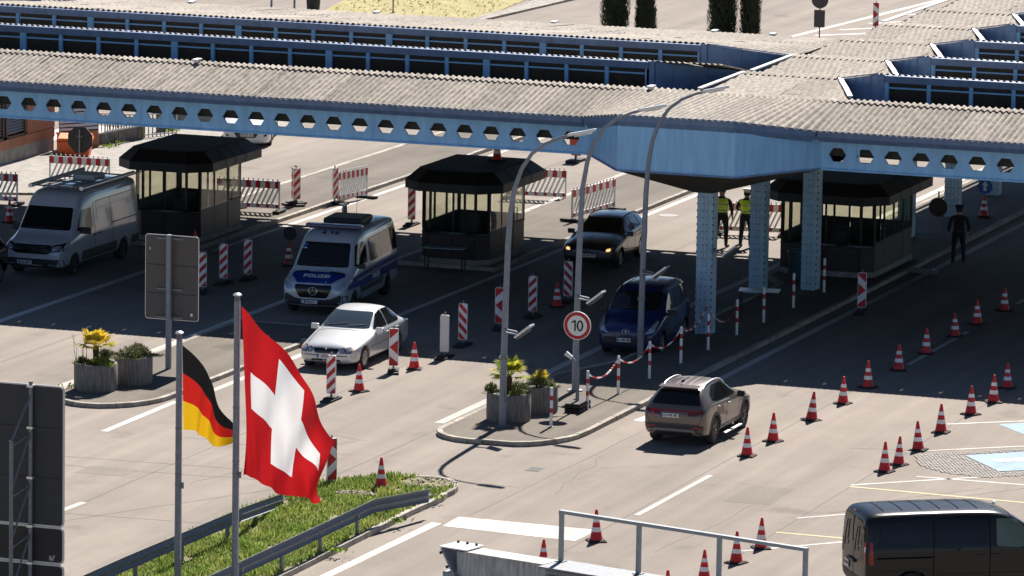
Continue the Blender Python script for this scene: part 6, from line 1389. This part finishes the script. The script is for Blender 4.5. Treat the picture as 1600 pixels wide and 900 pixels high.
# ================================================================= PEOPLE
SKIN = mat("skin", (.42, .25, .18), .6); UNI = mat("navy_uniform", (.008, .009, .015), .8, var=.2, scale=12); HIVIS = mat("hi_vis_yellow", (.78, .98, .06), .6, var=.1, scale=9); REFL = mat("grey_reflective_tape", (.34, .37, .36), .4)
BOOT = mat("boot_leather", (.012, .011, .011), .5); CAPW = mat("pale_cap", (.66, .62, .52), .6); HAIR = mat("dark_hair", (.02, .014, .01), .7)
def person(loc, rz, label, hi=True, cap='hair', arms='side', hgt=1.80):
    t = thing("person", label, "person", loc, rz, None); k = hgt/1.80; t.scale = (1.18, 1.12, 1)
    J = {}; V = []; E = []; R = []
    def v(p, r, par=None):
        V.append(Vector(p)*k); R.append(r if isinstance(r, tuple) else (r, r)); i = len(V)-1
        if par is not None: E.append((par, i))
        return i
    pel = v((0, 0, .96), (.155, .115)); wa = v((0, .01, 1.10), (.145, .105), pel); ch = v((0, .015, 1.28), (.17, .125), wa); sh = v((0, .02, 1.43), (.14, .09), ch); nk = v((0, .02, 1.53), .058, sh); hd = v((0, .035, 1.60), (.072, .085), nk); hd2 = v((0, .045, 1.70), (.078, .095), hd); v((0, .04, 1.775), (.055, .065), hd2)
    v((0, .135, 1.66), .016, hd2)       # nose, the figure looks along +y
    for s in (-1, 1): v((s*.082, .035, 1.66), (.014, .022), hd2)
    for s in (-1, 1):
        sx = s*.095; lean = .05*s
        hp = v((sx, 0, .88), .098, pel); kn = v((sx+s*.03, .03 if s > 0 else .0, .50), .064, hp); cf = v((sx+s*.035, -.02, .34), .062, kn); an = v((sx+s*.045, -.03, .10), .045, cf); he = v((sx+s*.045, -.035, .05), .048, an); v((sx+s*.075, .15, .035), (.042, .03), he)
        so_ = v((s*.185, .02, 1.42), .062, sh)
        if arms == 'side': el = v((s*.265, -.02, 1.16), .048, so_); wr = v((s*.255, .09, .95), .033, el); hand = Vector((s*.25, .12, .88)); hd_ = Vector((0, .35, -1)).normalized()
        else: el = v((s*.275, -.01, 1.17), .048, so_); wr = v((s*.10, .17, 1.08), .033, el); hand = Vector((s*.04, .19, 1.06)); hd_ = Vector((-s, .2, -.2)).normalized()
        pm = v(hand, (.038, .022), wr); side = hd_.cross(Vector((s, 0, .3))).normalized()
        for q in range(4):
            L = [.062, .075, .07, .055][q]; b0 = hand+hd_*.03+side*(.027-.018*q); a1 = v(b0+hd_*.012, .0095, pm); a2 = v(b0+hd_*L*.6+Vector((-s*.008, .006, 0)), .0088, a1); v(b0+hd_*L+Vector((-s*.022, .012, 0)), .0078, a2)
        th = v(hand+side*.035+hd_*.005, .011, pm); v(hand+side*.055+hd_*.045, .009, th)
    me = bpy.data.meshes.new("body"); me.from_pydata(V, E, []); o = bpy.data.objects.new("tmp", me); COL.objects.link(o)
    m = o.modifiers.new("s", 'SKIN'); m.use_smooth_shade = True
    for i, r in enumerate(R): me.skin_vertices[0].data[i].radius = (r[0]*k, r[1]*k); 
    me.skin_vertices[0].data[0].use_root = True
    s2 = o.modifiers.new("d", 'SUBSURF'); s2.levels = 2
    dg = bpy.context.evaluated_depsgraph_get(); res = bpy.data.meshes.new_from_object(o.evaluated_get(dg)); bpy.data.objects.remove(o)
    for mm in (UNI, SKIN, BOOT): res.materials.append(mm)
    hz_ = [Vector(p) for p in V]
    for p in res.polygons:
        c = p.center/k; handz = min((c-Vector((s*.25, .12, .88))).length if arms == 'side' else (c-Vector((s*.04, .19, 1.06))).length for s in (-1, 1))
        p.material_index = 1 if (c.z > 1.52 or handz < .115) else 2 if c.z < .12 else 0
    res.polygons.foreach_set("use_smooth", [True]*len(res.polygons)); res.name = "body"; body = link("body", res, t)
    bm = bmesh.new(); bm.from_mesh(res); bvh = BVHTree.FromBMesh(bm); bm.free()
    if hi:     # vest: a shell wrapped round the torso
        def shell(z0, z1, off, m, nm, rows):
            n = 28; vs = []
            for j in range(rows+1):
                z = (z0+(z1-z0)*j/rows)*k
                for i in range(n):
                    a = 2*pi*i/n; d = Vector((cos(a), sin(a), 0)); sx_ = .205*k if z < 1.40*k else .175*k
                    h = bvh.ray_cast(Vector((0, .015*k, z)), d); rr = min(h[3] if h[0] is not None else .13, sx_ if abs(d.x) > .5 else .2)
                    vs.append((d.x*(rr+off), .015*k+d.y*(rr+off), z))
            b = MB(); b.add(vs, [(j*n+i, j*n+(i+1) % n, (j+1)*n+(i+1) % n, (j+1)*n+i) for j in range(rows) for i in range(n)]); return b.build(nm, m, t, smooth=True)
        shell(1.05, 1.47, .014, HIVIS, "vest", 9); shell(1.10, 1.13, .018, REFL, "reflective_band", 1); shell(1.28, 1.31, .018, REFL, "reflective_band", 1)
    if cap == 'hair':
        b = MB(); b.lathe([(.086*k, 1.66*k), (.094*k, 1.72*k), (.078*k, 1.785*k), (.035*k, 1.82*k), (0, 1.825*k)], (0, .028*k, 0), 16); b.build("hair", HAIR, t, smooth=True)
    else:
        cm = CAPW if cap == 'cap' else UNI
        b = MB(); b.lathe([(.095*k, 1.70*k), (.10*k, 1.74*k), (.125*k, 1.785*k), (.12*k, 1.81*k), (0, 1.825*k)], (0, .035*k, 0), 20); b.prism([(-.08*k, .10*k, 1.715*k), (.08*k, .10*k, 1.715*k), (.05*k, .19*k, 1.69*k), (-.05*k, .19*k, 1.69*k)], (0, 0, .012)); b.build("cap", cm, t, smooth=True)
        b = MB(); b.lathe([(.085*k, 1.60*k), (.088*k, 1.70*k)], (0, .028*k, 0), 16, caps=False); b.v = [p for p in b.v]; b.build("hair", HAIR, t, smooth=True)
    b = MB(); b.lathe([(.158*k, .985*k), (.158*k, 1.035*k)], (0, .0, 0), 20, caps=False); b.v = [(x, y*.75, z) for x, y, z in b.v]; b.build("belt", BLK, t)
    return t
person((-49.72, 157.75, 0), .05, "dark haired officer in yellow vest standing left, seen from behind", True, 'hair', 'side', 1.86)
person((-49.02, 158.05, 0), -.12, "officer in yellow vest and pale cap standing right, seen from behind", True, 'cap', 'front', 1.80)
person((-42.25, 157.9, .0), .4, "person in dark clothes standing alone in deep canopy shade", False, 'dark', 'side', 1.74)

# ================================================================= TABLES AND SMALL THINGS UNDER THE CANOPY
def table(loc, rz, label, L=1.1, D=.55, h=.72, m=None):
    t = thing("folding_table", label, "table", loc, rz, "small tables by the booths")
    b = MB(); b.box((0, 0, h), (L, D, .03)); b.build("table_top", m or ALU, t, bev=.008)
    for x in (-L/2+.06, L/2-.06):
        for y in (-D/2+.05, D/2-.05): b = MB(); b.box((x, y, h/2), (.03, .03, h)); b.build("leg", BLK, t)
    return t
table((-55.75, 149.75, 0), .10, "pale topped table in front of the middle booth", 1.25, .5, .66, mat("pale_green_top", (.34, .42, .42), .35))
table((-44.5, 144.9, .11), .2, "bright metal table beneath the second riveted column", 1.15, .6, .74)
t = thing("round_sign", "dark round sign back under the canopy between dark columns", "road sign", (-44.2, 162.6, .11)); b = MB(); b.cyl((0, 0, .85), (0, .03, .85), .30, n=28); b.build("disc", mat("brown_sign_back", (.05, .028, .024), .6), t); b = MB(); b.cyl((0, .06, 0), (0, .06, 1.35), .025, n=8); b.build("pole", GALVD, t)
t = thing("waste_bin", "dark bluish waste bin between the riveted columns", "bin", (-45.6, 152.1, .11)); b = MB(); b.lathe([(.22, 0), (.25, .75), (.27, .76), (.26, .84), (0, .88)], n=20); b.build("body", mat("bin_blue", (.02, .06, .08), .5), t, smooth=True); b = MB(); b.lathe([(.272, .74), (.272, .78)], n=20, caps=False); b.build("rim", BLK, t)
t = thing("red_marker", "red marker post on a black foot seen under the bay's left edge", "beacon", (-60.2, 174.3, 0)); b = MB(); b.box((0, 0, .05), (.4, 1.0, .1)); b.build("foot", RUB, t, bev=.02); b = MB(); b.prism([(-.22, 0, .35), (-.14, 0, .22), (.16, 0, .22), (.24, 0, .42), (.24, 0, 1.1), (-.22, 0, 1.1)], (0, .06, 0)); b.build("board", mat("orange_red", (.55, .07, .03), .5), t); b = MB(); b.box((0, .03, .15), (.06, .05, .2)); b.build("stem", BLK, t)

# ================================================================= OFFICE BUILDING AND WALLS AT THE LEFT EDGE
bld = thing("office_building", "terracotta clad office with louvred windows at the left edge behind the canopy", "building", (-77.0, 163, 0)); BO = Vector((-77.0, 163, 0))
class BB_(MB):
    def build(s, name, mats, parent=None, **k):
        s.v = [tuple(Vector(p)-BO) for p in s.v]; return MB.build(s, name, mats, parent or bld, **k)
for i in range(7):
    y0 = 160+1.2*i; b = BB_(); b.prism([(-77.0, y0+.006, 0), (-77.0, y0+1.194, 0), (-77.0, y0+1.194, .55), (-77.0, y0+.006, .55)], (-.2, 0, 0)); b.build("plinth_slab", CONC)
    b = BB_(); b.prism([(-76.97, y0+.008, .56), (-76.97, y0+1.192, .56), (-76.97, y0+1.192, .88), (-76.97, y0+.008, .88)], (-.2, 0, 0)); b.build("cladding_panel", TERRA)
LOUV = mat("louvre_grey", (.30, .31, .32), .4, .4); WBR = mat("window_brown", (.05, .028, .02), .5)
for (y0, y1) in ((161.0, 162.6), (162.75, 164.35), (164.5, 166.1)):
    b = BB_(); b.prism([(-76.96, y0, .9), (-76.96, y1, .9), (-76.96, y1, .98), (-76.96, y0, .98)], (-.2, 0, 0)); b.prism([(-76.96, y0, .9), (-76.96, y0+.09, .9), (-76.96, y0+.09, 2.6), (-76.96, y0, 2.6)], (-.2, 0, 0)); b.prism([(-76.96, y1-.09, .9), (-76.96, y1, .9), (-76.96, y1, 2.6), (-76.96, y1-.09, 2.6)], (-.2, 0, 0)); w_ = b.build("window", WBR)
    b = BB_(); b.prism([(-77.08, y0+.09, .98), (-77.08, y1-.09, .98), (-77.08, y1-.09, 2.6), (-77.08, y0+.09, 2.6)], (-.02, 0, 0)); b.build("pane", DARKWIN, w_)
    for k in range(16):
        b = BB_(); z = 1.05+.1*k; b.prism([(-77.0, y0+.1, z), (-77.0, y1-.1, z), (-77.06, y1-.1, z+.06), (-77.06, y0+.1, z+.06)], (0, 0, .006)); b.build("louvre", LOUV, w_)
b = BB_(); b.prism([(-76.97, 166.2, .9), (-76.97, 168.4, .9), (-76.97, 168.4, 3.0), (-76.97, 166.2, 3.0)], (-.2, 0, 0)); b.build("cladding_panel", TERRA)
b = BB_(); b.box((-79.2, 168.5, 1.5), (4.2, .2, 3.0)); b.build("end_wall", TERRA); b = BB_(); b.box((-79.2, 164.5, 3.05), (4.4, 9, .1)); b.build("roof", SOFF)
b = BB_(); b.prism([(-76.9, 168.65, .6), (-76.0, 169.9, .6), (-76.0, 169.9, .66), (-76.9, 168.65, .66)], (-.2, .1, 0)); b.prism([(-76.9, 168.65, 0), (-76.0, 169.9, 0), (-76.0, 169.9, .6), (-76.9, 168.65, .6)], (-.15, .1, 0)); b.build("bay_wall", TERRA)
w_ = None; b = BB_(); b.prism([(-76.9, 168.65, .66), (-76.0, 169.9, .66), (-76.0, 169.9, 1.9), (-76.9, 168.65, 1.9)], (-.05, .04, 0)); w_ = b.build("window", DARKWIN)
for k in range(9):
    b = BB_(); z = .72+.13*k; b.prism([(-76.88, 168.62, z), (-75.98, 169.87, z), (-76.0, 169.9, z+.085), (-76.9, 168.65, z+.085)], (-.012, .01, 0)); b.build("louvre", mat("white_louvre", (.62, .64, .66), .4), w_)
t = thing("grit_bin", "orange plastic grit bin beside the terracotta office wall", "container", (-75.85, 167.6, 0), .3); t.scale = (.68, .68, .8)
b = MB(); b.v = [(-.72, -.42, 0), (.72, -.42, 0), (.72, .42, 0), (-.72, .42, 0), (-.86, -.54, .72), (.86, -.54, .72), (.86, .54, .72), (-.86, .54, .72)]; b.f = [(0, 1, 2, 3), (4, 5, 6, 7), (0, 1, 5, 4), (1, 2, 6, 5), (2, 3, 7, 6), (3, 0, 4, 7)]; b.mi = [0]*6; b.build("body", ORANGE, t, bev=.05)
b = MB(); b.v = [(-.90, -.58, .74), (.90, -.58, .74), (.90, .58, .82), (-.90, .58, .82), (-.80, -.45, .86), (.80, -.45, .86), (.80, .50, 1.0), (-.80, .50, 1.0)]; b.f = [(0, 1, 2, 3), (4, 5, 6, 7), (0, 1, 5, 4), (1, 2, 6, 5), (2, 3, 7, 6), (3, 0, 4, 7)]; b.mi = [0]*6; b.build("lid", mat("light_orange_plastic", (.75, .17, .04), .5, var=.12, scale=4), t, bev=.03)
for x in (-.4, 0, .4): b = MB(); b.box((x, -.5, .06), (.16, .1, .12)); b.build("foot_recess", BLK, t)
t = thing("stop_sign", "black octagonal sign back on a thin post behind the white van", "road sign", (-73.45, 162.7, .08)); b = MB(); b.cyl((0, 0, 1.24), (0, .03, 1.24), .47, n=8); b.v = [tuple(Matrix.Translation((0, 0, 1.24)) @ Matrix.Rotation(pi/8, 4, 'Y') @ Matrix.Translation((0, 0, -1.24)) @ Vector(p)) for p in b.v]; b.build("plate", SIGNB3, t); b = MB(); b.cyl((0, -.04, 0), (0, -.04, 1.6), .03, n=10); b.build("pole", GALVD, t); b = MB(); b.box((0, -.02, 1.35), (.2, .03, .04)); b.build("bracket", GALVD, t)
def ribwall(a, c, h0, h1, label):
    t = thing("retaining_wall", label, "wall", (a[0], a[1], 0)); d = Vector((c[0]-a[0], c[1]-a[1], 0)); L = d.length; e = d/L; nr = Vector((e.y, -e.x, 0)); n = max(2, round(L/.16))
    for i in range(n):
        p = e*(L*i/n+.008); q = e*(L*(i+1)/n-.008); ha = h0+(h1-h0)*i/n; hb = h0+(h1-h0)*(i+1)/n; o = random.uniform(-.012, .012)
        b = MB(); b.prism([p+nr*o, q+nr*o, q+nr*o+Vector((0, 0, hb)), p+nr*o+Vector((0, 0, ha))], -nr*.22); b.build("board_mark", CONCD, t)
    b = MB(); b.prism([Vector((0, 0, h0)), e*L+Vector((0, 0, h1)), e*L+Vector((0, 0, h1+.06)), Vector((0, 0, h0+.06))], -nr*.26); b.build("coping", CONC, t)
    return t
ribwall((-76.35, 169.9), (-75.6, 172.6), .40, .50, "board marked concrete wall behind the octagonal sign"); ribwall((-75.7, 174.6), (-74.6, 184), .8, .9, "long board marked concrete wall running back beyond the gate")
def railing(a, c, h, z0, label, nb):
    t = thing("railing", label, "railing", (a[0], a[1], z0)); d = Vector((c[0]-a[0], c[1]-a[1], 0)); 
    for z in (h, h*.15): b = MB(); b.bar((0, 0, z), d+Vector((0, 0, z)), .05); b.build("rail", ALU, t)
    for i in range(nb+1):
        p = d*(i/nb); b = MB(); b.box((p.x, p.y, h/2), (.03, .03, h)); b.build("baluster", ALU if i in (0, nb) else mat("dark_bar", (.05, .055, .07), .5), t)
    return t
railing((-76.0, 170.4), (-75.5, 173.0), .34, .50, "pale metal railing on the concrete wall", 16); railing((-78.5, 172.6), (-75.9, 173.0), .85, .0, "metal railing beside the ramp behind the office", 18); t = railing((-75.75, 172.9), (-74.95, 174.2), .85, 0.03, "metal gate between the two concrete walls", 9)
t = thing("gate_post", "stone gate post at the concrete wall's end", "post", (-75.65, 172.75, 0)); b = MB(); b.box((0, 0, .5), (.16, .16, 1.0)); b.build("post", mat("ochre_stone", (.25, .2, .12), .9, var=.3, scale=6), t, bev=.01); b = MB(); b.box((0, 0, 1.03), (.22, .22, .06)); b.build("cap", CONC, t)
b = MB(); b.add([(-79.5, 170.5, .012), (-75.6, 173, .012), (-74.9, 174.6, .012), (-79.5, 176, .012)], [(0, 1, 2, 3)]); b.build("pale_path", mat("pale_paving", (.55, .53, .5), .9, var=.1, scale=2), kind="structure")

# ================================================================= TREES AND SIGNS BEYOND THE CANOPY
CYP = mat("cypress_green", (.020, .030, .013), .85, var=.4, scale=4); CYP2 = mat("cypress_light", (.040, .052, .020), .85, var=.4, scale=4); CYPC = mat("clipped_dark_green", (.018, .024, .014), .85, var=.4, scale=5)
def cypress(loc, label, r, h, n=9000, tops=((0, 0, 1.),), flat=False):
    t = thing("clipped_conifer", label, "tree", loc, 0, "dark conifers beyond the canopy roof"); b = MB()
    core = MB()
    for (ox, oy, f) in tops:
        core.lathe([(r*.55, .2), (r*.78, h*.3*f), (r*.70, h*.7*f), (r*.05 if not flat else r*.6, h*.97*f)], (ox, oy, 0), 10)
    for i in range(n):
        ox, oy, f = random.choice(tops); z = random.random()*h*f; u = z/(h*f); prof = (1 if flat else (min(1, 4*u+.55))*(max(.02, 1-u**2.2))**.6)
        a = random.uniform(0, 2*pi); rr = r*prof*(.72+.33*random.random())*(1+.09*sin(5*a+3*u*7)); p = Vector((ox+rr*cos(a), oy+rr*sin(a), .15+z)); d = Vector((cos(a)*.5, sin(a)*.5, .8+random.random()*.8)).normalized()*random.uniform(.09, .22); s_ = Vector((-sin(a), cos(a), random.gauss(0, .5))).normalized()*.035
        b.cur = 1 if random.random() < .25 else 0; b.add([p-s_, p+s_, p+d], [(0, 1, 2)])
    b.build("crown", [CYP, CYP2], t); core.build("inner_foliage", CYPC, t)
    b = MB(); b.lathe([(.12, 0), (.09, h*.5), (.04, h*.9)], n=8); b.build("trunk", mat("conifer_bark", (.06, .045, .03), .9), t)
    return t
random.seed(31)
cypress((-71.0, 210.2, 0), "left dark conifer of the pair at the picture's top", .56, 5.2, 9000, ((0, 0, 1.),)); cypress((-69.9, 210.4, 0), "shorter ragged conifer right of the left pair", .30, 2.95, 3500, ((0, 0, 1.), (.26, .1, .78)))
cypress((-66.5, 210.5, 0), "wide dark clipped conifer at top centre right", .56, 5.5, 9000, ((0, 0, 1.),), True); cypress((-65.35, 210.6, 0), "narrow dark clipped conifer right of the wide one", .40, 5.4, 7000, ((0, 0, 1.),), True)
cypress((-61.3, 236.0, 0), "low dark shrub at the top edge near the roof verge", .9, 1.0, 2500, ((0, 0, 1.), (.8, 0, .9)), True)
def post(loc, h, r, label, name="post"):
    t = thing(name, label, "post", loc, 0, "thin posts beyond the canopy"); b = MB(); b.cyl((0, 0, 0), (0, 0, h), r, n=8); b.build("tube", GALV, t); b = MB(); b.cyl((0, 0, 0), (0, 0, .06), r*2.2, n=8); b.build("foot", GALVD, t)
post((-88.3, 215.4, 0), 3.2, .05, "left thin post at the top edge behind the roof"); post((-87.24, 215.4, 0), 3.2, .05, "second thin post right of the left one at the top edge"); post((-82.95, 216.0, 0), 3.0, .035, "thin dark post standing on the dry lawn")
t = thing("stone_figure", "dark rounded object at the roof ridge near the lawn", "object", (-86.05, 214.6, 0)); b = MB(); b.lathe([(.26, 0), (.30, .5), (.28, .95), (.16, 1.2), (0, 1.28)], n=14); b.build("body", mat("dark_bin", (.03, .03, .03), .7), t, smooth=True); b = MB(); b.lathe([(.31, .72), (.31, .78)], n=14, caps=False); b.build("band", BLK, t)
t = thing("far_sign", "round sign above a grey plate on a post beyond the canopy", "road sign", (-63.7, 214.9, 0)); b = MB(); b.cyl((0, 0, 1.66), (0, .03, 1.66), .36, n=28); b.build("disc", SIGNB, t); b = MB(); b.box((0, 0, .88), (.46, .03, .72)); b.build("plate", SIGNB, t); b = MB(); b.cyl((0, .05, 0), (0, .05, 2.1), .03, n=8); b.build("pole", GALVD, t)
t = thing("parked_car", "dark car partly seen under the canopy behind the officers", "car", (-53.0, 181.5, 0), .35)
me, _ = loft_body(est['st'], [(1.4, .9, .32), (-1.23, .9, .32)], .32); me.materials.clear(); me.materials.append(P_BLUE); link("body", me, t)
for nm, poly, ax, m in (("windscreen", [(-.68, 1.06), (.68, 1.06), (.56, 1.39), (-.56, 1.39)], 'f', WIND), ("side_window", [(.66, 1.02), (.1, 1.33), (-.3, 1.39), (-1.1, 1.38), (-1.8, 1.32), (-1.95, 1.06)], 'l', WIND), ("side_window", [(.66, 1.02), (.1, 1.33), (-.3, 1.39), (-1.1, 1.38), (-1.8, 1.32), (-1.95, 1.06)], 'r', WIND)): decal(nm, _, poly, ax, m, t)
for x in (1.4, -1.23):
    for sg in (-1, 1): wheel(t, x, sg*.76, .32, .21, RIM, sg)
